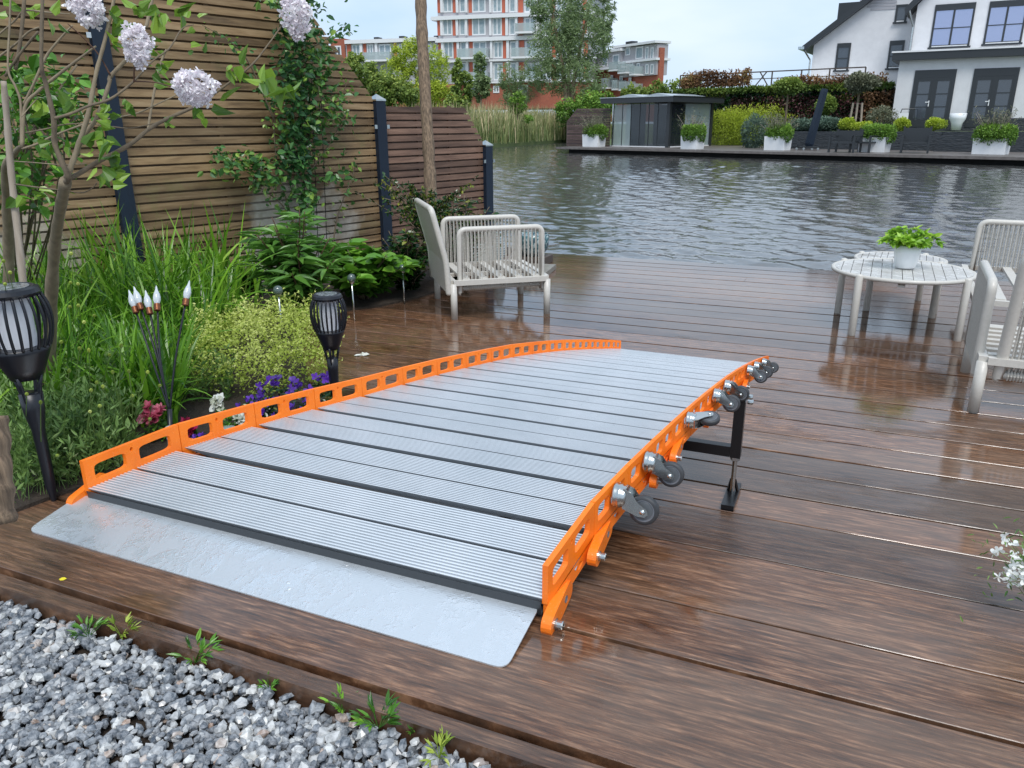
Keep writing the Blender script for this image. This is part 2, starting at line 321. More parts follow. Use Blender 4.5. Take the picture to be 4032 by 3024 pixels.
def watermat():
    m = mat('canal_water', (.065, .066, .064), .03, 0, .5); b = BS(m); b.inputs['IOR'].default_value = 2.3
    h = noise(m, 7., 2, .5, sc=(1, 1.5, 1), dist=.4); bump(m, h, .6, .012); return m
M_water = watermat()
def waves(X, Y, slope=.085, seed=4):                       # wind ripples: many crossing wave trains, stronger and calmer patches
    r = np.random.default_rng(seed); Z = np.zeros_like(X); n = 46
    for i in range(n):
        lam = .17*(5.6**(i/(n-1))); k = 2*PI/lam; a = r.normal(1.15, .55); amp = slope*math.sqrt(2/n)/k*(1.25 if lam < .8 else .8); ph = r.uniform(0, 6.28)
        Z += amp*np.sin(k*(X*math.cos(a)+Y*math.sin(a))+ph+.6*np.sin(X*.31+i)+.6*np.sin(Y*.23+i*1.7))
    return Z*(.75+.35*np.sin(X*.21+1.3*np.sin(Y*.13))*np.sin(Y*.17+.4))
th = np.radians(np.linspace(-30, 80, 900)); rr_ = 7.2*np.exp(np.linspace(0, math.log(80/7.2), 520)); TH, RR = np.meshgrid(th, rr_); WX, WY = -RR*np.sin(TH), RR*np.cos(TH)
WZ = waves(WX, WY)*np.clip((80-RR)/15, 0, 1); ni, nj = WX.shape; wv = np.stack([WX, WY, -.2+WZ], -1).reshape(-1, 3)
me = bpy.data.meshes.new('water'); me.vertices.add(len(wv)); me.vertices.foreach_set('co', wv.ravel()); I, Jx = np.meshgrid(np.arange(ni-1), np.arange(nj-1), indexing='ij'); q0 = (I*nj+Jx).ravel()
fq = np.stack([q0, q0+nj, q0+nj+1, q0+1], 1); me.loops.add(fq.size); me.polygons.add(len(fq)); me.loops.foreach_set('vertex_index', fq.ravel()); me.polygons.foreach_set('loop_start', np.arange(len(fq))*4); me.polygons.foreach_set('loop_total', np.full(len(fq), 4))
me.polygons.foreach_set('use_smooth', np.ones(len(fq), bool)); me.materials.append(M_water); me.update(calc_edges=True); wo = bpy.data.objects.new('water', me); C.objects.link(wo); tag(wo, kind='structure')
wat = MB().add([(-400, -60, -.27), (400, -60, -.27), (400, 400, -.27), (-400, 400, -.27)], [(0, 1, 2, 3)]); tag(wat.build('water_beyond', M_water), kind='structure')
M_turf = noisy('bank_turf', (.05, .08, .02), (.10, .13, .04), .8, (.9, .95))
land = [(-300, 10), (-60, 24), (-38, 34), (-21.8, 47), (-22.5, 63), (-18.5, 63.5), (-13.9, 44.5), (-4, 39.2), (7, 35.8), (30, 27), (300, -40), (300, 900), (-300, 900)]
n = len(land); lm = MB().add([(x, y_, .08) for x, y_ in land]+[(x, y_, -.4) for x, y_ in land], [tuple(range(n))]+[(i, n+i, n+(i+1) % n, (i+1) % n) for i in range(n)]); tag(lm.build('far_bank', M_turf), kind='structure')

# gravel: countless chips, one object
def stones(n, region, z, smin, smax, name, m):
    phi = (1+5**.5)/2; ico = np.array([(-1, phi, 0), (1, phi, 0), (-1, -phi, 0), (1, -phi, 0), (0, -1, phi), (0, 1, phi), (0, -1, -phi), (0, 1, -phi), (phi, 0, -1), (phi, 0, 1), (-phi, 0, -1), (-phi, 0, 1)])/1.9
    fc = [(0, 11, 5), (0, 5, 1), (0, 1, 7), (0, 7, 10), (0, 10, 11), (1, 5, 9), (5, 11, 4), (11, 10, 2), (10, 7, 6), (7, 1, 8), (3, 9, 4), (3, 4, 2), (3, 2, 6), (3, 6, 8), (3, 8, 9), (4, 9, 5), (2, 4, 11), (6, 2, 10), (8, 6, 7), (9, 8, 1)]
    b = MB()
    for i in range(n):
        x, y_ = region(); s = smin+(smax-smin)*random.random()**1.6; V = ico*(1+rng.uniform(-.22, .22, (12, 1)))*np.array([1., random.uniform(.6, .95), random.uniform(.45, .75)])*s
        A, _ = np.linalg.qr(rng.normal(size=(3, 3))); A = A if random.random() < .45 else rotz(random.random()*6.3)
        b.add(V @ A.T+[x, y_, z+random.uniform(-.012, .010)+s*.2], fc, random.random())
    return b.build(name, m)
M_grav = mat('marble_chips', (.3, .3, .3), .45); L(M_grav, mixc(M_grav, .45, ramp(M_grav, attr(M_grav), [(0, (.02, .027, .038)), (.35, (.06, .075, .095)), (.58, (.17, .19, .21)), (.76, (.42, .42, .41)), (.93, (.76, .75, .70)), (.965, (.42, .24, .13)), (.98, (.10, .12, .14))]), ramp(M_grav, noise(M_grav, 70, 4, .6), [(.35, (.05, .065, .085)), (.6, (.55, .56, .57))])), BS(M_grav).inputs['Base Color'])
L(M_grav, ramp(M_grav, noise(M_grav, 40, 2), [(.4, gray(.2)), (.6, gray(.5))]), BS(M_grav).inputs['Roughness'])
def greg():
    return random.uniform(-2.75, -.2), random.uniform(.35, 1.212)
tag(stones(13000, greg, -.056, .0100, .0205, 'gravel', M_grav), kind='stuff')

# ---------------------------------------------------------------- the curved aluminium ramp
J = np.array([(1.687, .0673, -2.390, -.643), (1.915, .1727, -2.153, -.584), (2.070, .2406, -1.931, -.526), (2.195, .2901, -1.751, -.478), (2.298, .3257, -1.608, -.440), (2.400, .3559, -1.489, -.404),
 (2.492, .3784, -1.390, -.373), (2.572, .3940, -1.305, -.347), (2.648, .4052, -1.231, -.324), (2.717, .4124, -1.168, -.302), (2.773, .4162, -1.107, -.285), (2.822, .4180, -1.052, -.270),
 (2.865, .4184, -1.002, -.257), (2.897, .4180, -.955, -.248), (2.929, .4171, -.912, -.238), (2.954, .4159, -.871, -.231), (2.979, .4145, -.833, -.224), (2.992, .4136, -.799, -.220)])
SC = (J[:, 3]-J[:, 2]); SC = SC/SC[0]
def JI(t, k): return float(np.interp(t, range(len(J)), J[:, k]))
def JS(t): return float(np.interp(t, range(len(J)), SC))
def jn(i):                                                 # unit normal of the walking surface at joint i, in the yz plane
    a, b_ = J[max(0, i-1)], J[min(len(J)-1, i+1)]; d = np.array([0, b_[0]-a[0], b_[1]-a[1]]); d /= np.linalg.norm(d); return np.array([0, -d[2], d[1]])
def alumat(name, ridges=False):
    m = mat(name, (.62, .68, .74), .34, .6); b = BS(m); f = noise(m, 2., 5, .6, sc=(1, 3, 3)); L(m, ramp(m, f, [(.3, gray(.30)), (.7, gray(.42))]), b.inputs['Roughness'])
    pt = noise(m, 3, 4, .6); L(m, ramp(m, pt, [(.3, (.72, .755, .78)), (.7, (.82, .84, .86))]), b.inputs['Base Color']); return m
M_alu = alumat('ribbed_aluminium'); M_lip = alumat('wet_aluminium')
def lipmat(m):
    tc = N(m, 'ShaderNodeTexCoord'); w = noise(m, 9, 4, .6, sc=(1.5, 1., 1), dist=.5); pd = ramp(m, w, [(.44, gray(0)), (.55, gray(1))]); hs_ = []
    for scale, dome in ((150, .45), (60, .42)):
        dn = noise(m, 30, 2); ad = N(m, 'ShaderNodeVectorMath', operation='ADD'); sc_ = N(m, 'ShaderNodeVectorMath', operation='SCALE'); L(m, N(m, 'ShaderNodeTexNoise').outputs['Color'], sc_.inputs[0]); sc_.inputs['Scale'].default_value = .01
        L(m, tc.outputs['Object'], ad.inputs[0]); L(m, sc_.outputs[0], ad.inputs[1]); v = N(m, 'ShaderNodeTexVoronoi'); v.inputs['Scale'].default_value = scale; L(m, ad.outputs[0], v.inputs['Vector'])
        hs_.append(math_(m, 'MULTIPLY', ramp(m, v.outputs['Distance'], [(.0, gray(1)), (.3, gray(.8)), (dome, gray(0))]), ramp(m, v.outputs['Color'], [(.5, gray(0)), (.6, gray(1))])))
    film = ramp(m, noise(m, 26, 4, .6, dist=.7), [(.42, gray(0)), (.52, gray(1))]); h = math_(m, 'ADD', math_(m, 'MULTIPLY', hs_[0], .5), math_(m, 'MULTIPLY', math_(m, 'ADD', hs_[1], math_(m, 'MULTIPLY', film, .8)), pd))
    rib = N(m, 'ShaderNodeTexWave', wave_type='BANDS', bands_direction='Y'); L(m, tc.outputs['Object'], rib.inputs[0]); rib.inputs['Scale'].default_value = 42
    bump(m, math_(m, 'ADD', h, math_(m, 'MULTIPLY', rib.outputs['Fac'], .2)), .5, .0012)
    L(m, mixc(m, math_(m, 'MULTIPLY', h, .25), (.64, .68, .71), (.78, .81, .84)), BS(m).inputs['Base Color']); L(m, mixc(m, h, gray(.42), gray(.22)), BS(m).inputs['Roughness'])
lipmat(M_lip)
def plank_detail(m):
    b = BS(m); col = b.inputs['Base Color'].links[0].from_socket; f = noise(m, 5, 6, .65, sc=(1, 2.5, 2.5), dist=.8); sp = noise(m, 60, 3, .6)
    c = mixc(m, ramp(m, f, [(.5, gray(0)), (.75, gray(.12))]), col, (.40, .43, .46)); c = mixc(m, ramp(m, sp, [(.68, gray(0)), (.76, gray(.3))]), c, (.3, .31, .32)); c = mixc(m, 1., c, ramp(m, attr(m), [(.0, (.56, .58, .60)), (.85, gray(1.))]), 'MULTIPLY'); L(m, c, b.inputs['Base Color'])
    wet_specks(m, 110, .4, .35, .001)
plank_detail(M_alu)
M_gap = mat('grey_channel', (.07, .075, .08), .4, .6)
RO = (-1.5, 1.6, 0.)
RAMP = thing('ramp', RO, 'curved ribbed aluminium ramp with orange side rails and caster wheels, resting on the wet deck', 'ramp')
# lip plate with rounded corners
c0, c1, c2, c3 = G(105, 2087, .004), G(1993, 2634, .004), G(2122, 2392, .034), G(318, 1946, .034)
def rounded(poly, rads, n=6):
    out = []; k = len(poly); P = [np.array(p, float) for p in poly]
    for i in range(k):
        p, a, b_ = P[i], P[i-1], P[(i+1) % k]; u = (a-p)/np.linalg.norm(a-p); v = (b_-p)/np.linalg.norm(b_-p); r = rads[i]
        for t in np.linspace(0, 1, n): out.append((1-t)**2*(p+u*r)+2*t*(1-t)*p+t*t*(p+v*r))
    return out
lp = rounded([c0, c1, c2, c3], [.04, .035, .02, .02]); k = len(lp); lb = MB()
lb.add(lp+[p-[0, 0, .004] for p in lp], [tuple(range(k)), tuple(range(2*k-1, k-1, -1))]+[(i, k+i, k+(i+1) % k, (i+1) % k) for i in range(k)])
lb.build('lip_plate', M_lip, RAMP)
nr = 12
for i in range(17):
    a, b_ = J[i], J[i+1]; na, nb = jn(i), jn(i+1)
    for h in (0, 1):
        t0, t1 = ((.0, .490), (.508, .945))[h]
        if i > 0 and h == 0: t0 = .03
        prof = []
        for r in range(nr):
            w = (t1-t0)/nr; q = t0+r*w
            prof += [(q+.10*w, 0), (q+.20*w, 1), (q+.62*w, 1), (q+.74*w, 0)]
        V = []
        for side in (2, 3):
            for t, z in prof:
                s = SC[i]*(1-t)+SC[i+1]*t; nn = na*(1-t)+nb*t; x = a[side]*(1-t)+b_[side]*t+(.001 if side == 2 else -.001)
                V.append(np.array([x, a[0]*(1-t)+b_[0]*t, a[1]*(1-t)+b_[1]*t])+nn*(z*.0032-.0032)*s)
            for t in (t1, t0):
                s = SC[i]; V.append(np.array([V[-1][0], a[0]*(1-t)+b_[0]*t, a[1]*(1-t)+b_[1]*t])-na*.028*s)
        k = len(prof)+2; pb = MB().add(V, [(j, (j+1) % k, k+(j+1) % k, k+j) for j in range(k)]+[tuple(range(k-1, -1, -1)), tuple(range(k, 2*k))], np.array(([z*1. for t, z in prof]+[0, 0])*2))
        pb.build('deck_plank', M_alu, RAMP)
# dark channel under the first plank and dark cross members in the joints
ch = MB(); a, b_ = J[0], J[1]; na = jn(0)
for (y0, z0), (y1, z1) in (((-.006, -.006), (-.002, -.05)), ((-.002, -.05), (.14, .012))): ch.add([(a[2], a[0]+y0, a[1]+z0), (a[3], a[0]+y0, a[1]+z0), (a[3], a[0]+y1, a[1]+z1), (a[2], a[0]+y1, a[1]+z1)], [(0, 3, 2, 1)])
ch.build('front_channel', M_gap, RAMP)
for i in range(1, 17):
    p = J[i]; s = SC[i]; nn = jn(i); o = -.036*s; hw = .03*s
    MB().hexa([(p[2], p[0]-hw, p[1]+o-.01*s), (p[3], p[0]-hw, p[1]+o-.01*s), (p[3], p[0]+hw, p[1]+o-.01*s), (p[2], p[0]+hw, p[1]+o-.01*s), (p[2], p[0]-hw, p[1]+o), (p[3], p[0]-hw, p[1]+o), (p[3], p[0]+hw, p[1]+o), (p[2], p[0]+hw, p[1]+o)]).build('cross_member', M_void, RAMP)
# side rails: a plate per module with two windows and a small hole
def ring(b, Pf, u0, u1, v0, v1, hole, thick, n=16):
    n = 16; rr, oo = [], []
    cu, cv = (hole[0]+hole[1])/2, (hole[2]+hole[3])/2; hu, hv = (hole[1]-hole[0])/2, (hole[3]-hole[2])/2; e = hole[4]
    for j in range(n):
        an = 2*PI*j/n; cs, sn = math.cos(an), math.sin(an); pw = lambda x: math.copysign(abs(x)**(2/e), x); rr.append((cu+hu*pw(cs), cv+hv*pw(sn)))
        m = max(abs(cs), abs(sn)); oo.append(((u0+u1)/2+(u1-u0)/2*cs/m, (v0+v1)/2+(v1-v0)/2*sn/m))
    V = [Pf(u, v, 0) for u, v in rr]+[Pf(u, v, 0) for u, v in oo]+[Pf(u, v, 1) for u, v in rr]+[Pf(u, v, 1) for u, v in oo]
    Fc = []
    for j in range(n):
        k = (j+1) % n; Fc += [(j, k, n+k, n+j), (2*n+j, 3*n+j, 3*n+k, 2*n+k), (j, 2*n+j, 2*n+k, k)]
    b.add(V, Fc)
def railP(i, side):
    a, b_ = J[i], J[i+1]; na = nb = np.array([0, 0, 1.]); sx = -1 if side == 2 else 1
    def P(u, v, k):
        s = SC[i]*(1-u)+SC[i+1]*u; nn = na*(1-u)+nb*u
        return np.array([a[side]*(1-u)+b_[side]*u+sx*.017*s*k, a[0]*(1-u)+b_[0]*u, a[1]*(1-u)+b_[1]*u])+nn*v*s
    return P
for side in (2, 3):
    for i in range(17):
        P = railP(i, side); b = MB(); v0, v1 = -.016, .105; g = .006; cols = [g, .455, .535, 1-g]
        ring(b, P, cols[0], cols[1], v0, v1, (.10, .43, .018, .078, 5), 1); ring(b, P, cols[1], cols[2], v0, v1, (.48, .512, .072, .088, 2), 1, 12); ring(b, P, cols[2], cols[3], v0, v1, (.565, .90, .018, .078, 5), 1)
        for u in (cols[0], cols[3]):
            b.add([P(u, v0, 0), P(u, v1, 0), P(u, v1, 1), P(u, v0, 1)], [(0, 1, 2, 3) if u < .5 else (3, 2, 1, 0)])
        b.add([P(cols[0], v1, 0), P(cols[3], v1, 0), P(cols[3], v1, 1), P(cols[0], v1, 1), P(cols[0], v0, 0), P(cols[3], v0, 0), P(cols[3], v0, 1), P(cols[0], v0, 1)], [(0, 1, 2, 3), (7, 6, 5, 4)])
        o = b.build('side_rail', M_orange, RAMP)
        # lower chain plate with two slots, only on the outside
        c = MB(); w0, w1 = -.068, -.016
        def PL(u, v, k, P=P): q = P(u, v, k); q[0] += (-.002 if side == 2 else .002)*SC[i]; return q
        ring(c, PL, .02, .5, w0, w1, (.14, .40, -.050, -.032, 3), 1, 12); ring(c, PL, .5, .98, w0, w1, (.60, .74, -.056, -.030, 1.2), 1, 12)
        c.add([PL(.02, w0, 0), PL(.98, w0, 0), PL(.98, w0, 1), PL(.02, w0, 1), PL(.02, w0, 0), PL(.02, w1, 0), PL(.02, w1, 1), PL(.02, w0, 1), PL(.98, w1, 0), PL(.98, w0, 0), PL(.98, w0, 1), PL(.98, w1, 1)], [(3, 2, 1, 0), (4, 5, 6, 7), (8, 9, 10, 11)])
        c.build('chain_plate', M_orange, RAMP)
    # hinge links with bolts
    for i in ([0, 1, 3, 4, 6, 8, 10] if side == 3 else [0, 1, 2]):
        s = SC[i]; a = J[i]; d = np.array([0, J[i+1][0]-a[0], (J[i+1][1]-a[1])*.6]); d /= np.linalg.norm(d); nn = np.array([0, -d[2], d[1]]); sx = -1 if side == 2 else 1
        cen = np.array([a[side]+sx*.019*s, a[0], a[1]])-nn*.046*s; l0, l1, r = -.062*s, .075*s, .031*s
        if i == 0: l0, l1 = -.040, .085; cen = cen+nn*.004
        pts = [(l0+r*math.cos(t), r*math.sin(t)) for t in np.linspace(PI/2, 3*PI/2, 9)]+[(l1+r*.8*math.cos(t), r*math.sin(t)) for t in np.linspace(-PI/2, PI/2, 9)]
        b = MB(); k = len(pts); b.add([cen+d*u+nn*v for u, v in pts]+[cen+d*u+nn*v+np.array([sx*.030*s, 0, 0]) for u, v in pts], [tuple(range(k)) if sx < 0 else tuple(range(k-1, -1, -1)), tuple(range(2*k-1, k-1, -1)) if sx < 0 else tuple(range(k, 2*k))]+[(j, (j+1) % k, k+(j+1) % k, k+j) if sx > 0 else (j, k+j, k+(j+1) % k, (j+1) % k) for j in range(k)])
        b.build('hinge_link', M_orange, RAMP)
        q = cen+d*l0*.9+np.array([sx*.030*s, 0, 0]); Mx = m4(frame((sx, 0, 0)), q); zz = s
        MB().lathe([(.0, 0), (.016*zz, 0), (.016*zz, .003*zz), (.0125*zz, .004*zz), (.0125*zz, .020*zz), (.011*zz, .023*zz), (.006*zz, .023*zz), (.006*zz, .012*zz), (0, .012*zz)], 12, Mx).build('hinge_bolt', M_zinc, RAMP, smooth=False)
        q2 = cen+d*l1*.62+np.array([sx*.0302*s, 0, 0]); MB().lathe([(0, .0), (.011*zz, .0), (.011*zz, .001)], 14, m4(frame((sx, 0, 0)), q2)).build('hinge_pin', M_rimring, RAMP)
# casters on the near side rail: swivel axis points outward, wheel trails down
def caster(t, trail):
    s = JS(t)*1.24; i = int(t); nn = jn(i); nn = np.array([0, 0, 1.]); p0 = np.array([JI(t, 3)+.0145*s, JI(t, 0), JI(t, 1)])+nn*.046*s
    A = np.array([1., 0, 0]); T = np.array(trail, float); T -= A*(T @ A); T /= np.linalg.norm(T); Wd = np.cross(T, A)
    Fm = np.stack([Wd, T, A], 1); r = .042*s                          # local x axle, y trail, z outward
    M = m4(Fm, p0); root = MB(M).lathe([(0, 0), (.034*s, 0), (.036*s, .006*s), (.033*s, .012*s), (.0345*s, .016*s), (.0345*s, .022*s), (.030*s, .026*s), (.031*s, .032*s), (.026*s, .038*s), (0, .040*s)], 28).build('caster', M_zinc, RAMP, smooth=True)
    root['_o'] = list(RO)
    hub = (0, .030*s, .088*s)
    for sd_ in (-1, 1):
        b = MB(M); x = sd_*.019*s; y_ = [(-.028, .030), (.030, .030), (.045, .075), (.044, .096), (.034, .104), (.022, .100), (.004, .072), (-.020, .052)]
        b.add([(x, u*s, v*s) for u, v in y_]+[(x+sd_*.003*s, u*s, v*s) for u, v in y_], [tuple(range(8)), tuple(range(15, 7, -1))]+[(j, 8+j, 8+(j+1) % 8, (j+1) % 8) for j in range(8)]); b.build('fork', M_zinc, root)
    MB(M).box((0, -.012*s, .044*s), (.040*s, .036*s, .004*s), frame((0, -.5, 1))).build('fork', M_zinc, root)
    Mw = M @ m4(frame((1, 0, 0)), hub)
    w = .0115*s; MB(Mw).lathe([(r*.74, -w), (r*.93, -w), (r, -w*.6), (r, w*.6), (r*.93, w), (r*.74, w)], 36).build('tyre', M_rubber, root, smooth=True)
    MB(Mw).lathe([(0, -w*.75), (r*.66, -w*.75), (r*.70, -w*1.02), (r*.745, -w*1.02), (r*.745, w*1.02), (r*.70, w*1.02), (r*.66, w*.75), (0, w*.75)], 36, tint=.5).build('rim', M_rimring, root)
    MB(Mw).lathe([(0, -w*.8), (r*.62, -w*.8), (r*.6, -w*.86), (0, -w*.86)], 30).lathe([(0, w*.8), (r*.62, w*.8), (r*.6, w*.86), (0, w*.86)], 30).build('hub', M_rim, root)
    MB(Mw).lathe([(0, -.028*s), (.006*s, -.027*s), (.008*s, -.0225*s), (.008*s, .0225*s), (.006*s, .027*s), (0, .028*s)], 12).build('axle', M_zinc, root, smooth=True)
for t, tr in ((1.56, (0, -.12, -1)), (2.62, (0, -.1, -1)), (4.7, (0, .9, .25)), (6.58, (0, -.1, -1)), (7.58, (0, 0, -1)), (10.38, (0, -.1, -1)), (11.66, (0, 0, -1)), (13.82, (0, -.1, -1))): caster(t, tr)
# adjustable black support frame
fx, fy = G(2880, 1960)[:2]; XLF = JI(8.2, 2)+.05; zt = JI(8.2, 1)-.03
fb = MB(); w = .036; sB = .8
for X, dz_ in ((fx, .035), (XLF, -.02)): fb.bar((X, fy+.0, .165), (X, fy, zt+dz_), w, w)
fb.span((XLF+w/2+.001, fy-w/2+.001, .166), (fx-w/2-.001, fy+w/2-.001, .205)); fb.span((XLF+w/2+.001, fy-w/2+.001, zt-.02), (fx-w/2-.001, fy+w/2-.001, zt+.02))
sf = fb.build('support_frame', M_blacksteel, RAMP); sf['_o'] = list(RO)
for X in (fx, XLF):
    MB().tube([(X, fy, .02), (X, fy, .17)], .0085, 12).lathe([(.014, .150), (.017, .152), (.017, .164), (.014, .166)], 6, m4(None, (X, fy, 0)), capb=True, capt=True).build('screw_rod', M_zinc, sf)
    MB().span((X-.022, fy-.11, .002), (X+.022, fy+.09, .022)).bar((X-.016, fy+.02, .022), (X-.006, fy, .075), .008).bar((X+.016, fy+.02, .022), (X+.006, fy, .075), .008).build('foot', M_blacksteel, sf)
for dy, dz in ((.05, .012), (.09, -.02)): MB().lathe([(0, 0), (.010, 0), (.010, .016), (.006, .02), (0, .02)], 10, m4(frame((1, 0, 0)), (fx+w/2, fy+dy-.03, zt+dz))).build('clamp_bolt', M_zinc, sf)

# ---------------------------------------------------------------- fence: tall slatted panels and navy posts
P3 = np.array([-3.68, 7.84]); P2 = np.array([-4.095, 6.40]); P1 = np.array([-4.76, 4.06]); fd = (P2-P1)/np.linalg.norm(P2-P1); P0 = P1-fd*2.43; PA = P0-fd*2.43
fang = math.atan2(fd[1], fd[0])
M_slat = woodmat('fence_slats', (.10, .060, .030), (.29, .185, .092), (.42, .295, .165), (.45, .7), .4, (1.3, 14, 14), .4, .3)
def stain(m, amt):
    b = BS(m); col = b.inputs['Base Color'].links[0].from_socket
    f = noise(m, 1.3, 5, .65, sc=(1.2, 1.2, 1.)); tc = N(m, 'ShaderNodeTexCoord'); sx = N(m, 'ShaderNodeSeparateXYZ'); L(m, tc.outputs['Object'], sx.inputs[0])
    pk = math_(m, 'SUBTRACT', 1., math_(m, 'ABSOLUTE', math_(m, 'MULTIPLY', math_(m, 'SUBTRACT', sx.outputs[0], 1.45), 1.15)))
    hh = math_(m, 'SUBTRACT', 1.35, sx.outputs[2]); a = ramp(m, math_(m, 'ADD', math_(m, 'MULTIPLY', math_(m, 'MINIMUM', pk, hh), .5), math_(m, 'SUBTRACT', f, .42)), [(.30, gray(0)), (.46, gray(amt))])
    al = ramp(m, noise(m, 3, 4, .6), [(.56, gray(0)), (.68, gray(.35))])
    c = mixc(m, a, mixc(m, al, col, (.20, .19, .07)), (.56, .52, .45)); L(m, c, b.inputs['Base Color'])
stain(M_slat, .85)
M_slat2 = woodmat('brown_slats', (.09, .05, .033), (.20, .115, .078), (.30, .18, .125), (.45, .7), .4, (1.3, 14, 14), .4, .3)
def panel(a, b_, top, m, label, zb=.05, pitch=.0655, hh=.050):
    Ln = float(np.linalg.norm(b_-a)); t = thing('slatted_fence', (*a, 0), label, 'fence panel', 'slatted fence panels along the garden', math.atan2(b_[1]-a[1], b_[0]-a[0])); local(t)
    s = MB(); z = zb; jr = random.Random(int(Ln*100)); x0, x1 = .055, Ln-.055
    def xmax(zz):                                                     # where the sloping cut leaves the slat
        for (xa, za), (xb, zb_) in zip(top[:-1], top[1:]):
            if zb_ < za and zb_ <= zz <= za: return xa+(xb-xa)*(za-zz)/(za-zb_)
        return None
    ztop = max(p[1] for p in top)
    while z+hh < ztop:
        e0, e1 = xmax(z), xmax(z+hh); e0 = x1 if e0 is None else min(x1, e0); e1 = x1 if e1 is None else min(x1, e1)
        j = jr.uniform(-.0015, .0015); cuts = [x0, x0+Ln*jr.uniform(.3, .7), None] if jr.random() < .0 else [x0, None]
        tv = jr.random(); s.hexa([(x0, -.012+j, z), (e0, -.012+j, z), (e0, .010+j, z), (x0, .010+j, z), (x0, -.012+j, z+hh), (e1, -.012+j, z+hh), (e1, .010+j, z+hh), (x0, .010+j, z+hh)], tv)
        z += pitch
    s.build('slats', m, t)
    bk = MB(); z = zb+pitch*.5
    for x in np.linspace(x0+.03, x1-.03, 4):
        h = ztop-.03
        for zz in np.arange(.3, ztop, .02):
            q = xmax(zz)
            if q is not None and q < x+.03: h = zz-.02; break
        bk.span((x-.02, .012, zb), (x+.02, .028, h), .3)
    while z+hh < ztop-.02:                                             # staggered slats on the far face close most of the gaps
        e0 = xmax(z+hh); e0 = x1 if e0 is None else min(x1, e0); bk.span((x0, .029, z), (e0, .045, z+hh), jr.random()*.3); z += pitch
    bk.build('back_slats', m, t); return t
panel(P2, P3, [(0, 1.50), (1.14, 1.50), (1.50, 1.06)], M_slat2, 'short brown slatted fence panel with sloping end, nearest the water between two navy posts', .03)
panel(P1, P2, [(0, 2.38), (1.56, 2.38), (2.43, 1.47)], M_slat, 'tall slatted fence panel with sloping top corner, climbing rose and pale stains on it')
panel(P0, P1, [(0, 2.42), (2.5, 2.42)], M_slat, 'tall slatted fence panel at the left, behind the lilac branches')
def post(P, h, label):
    t = thing('fence_post', (*P, 0), label, 'fence post', 'navy posts of the garden fence', fang); local(t); w = .112
    MB().span((-w/2, -w/2, -.05), (w/2, w/2, h)).build('post', M_navy, t)
    if h < 2.3: MB().span((-w/2-.004, -w/2-.004, h+.0005), (w/2+.004, w/2+.004, h+.014)).add([(-w/2-.004, -w/2-.004, h+.014), (w/2+.004, -w/2-.004, h+.014), (w/2+.004, w/2+.004, h+.014), (-w/2-.004, w/2+.004, h+.014), (0, 0, h+.062)], [(0, 1, 4), (1, 2, 4), (2, 3, 4), (3, 0, 4)]).build('post_cap', M_zinc, t)
    for sx in (-1, 1): MB().span((sx*(w/2+.003)-.003*0, -w/2-.0022, min(h, 2.2)*.84), (sx*(w/2+.034), -w/2+.001, min(h, 2.2)*.84+.034)).build('bracket', M_zinc, t)
post(P3, 1.07, 'shortest navy post with pyramid cap, at the water end of the fence'); post(P2, 1.50, 'navy post with pyramid cap between the tall and the short fence panel'); post(P1, 2.42, 'tall navy post behind the lilac branches')

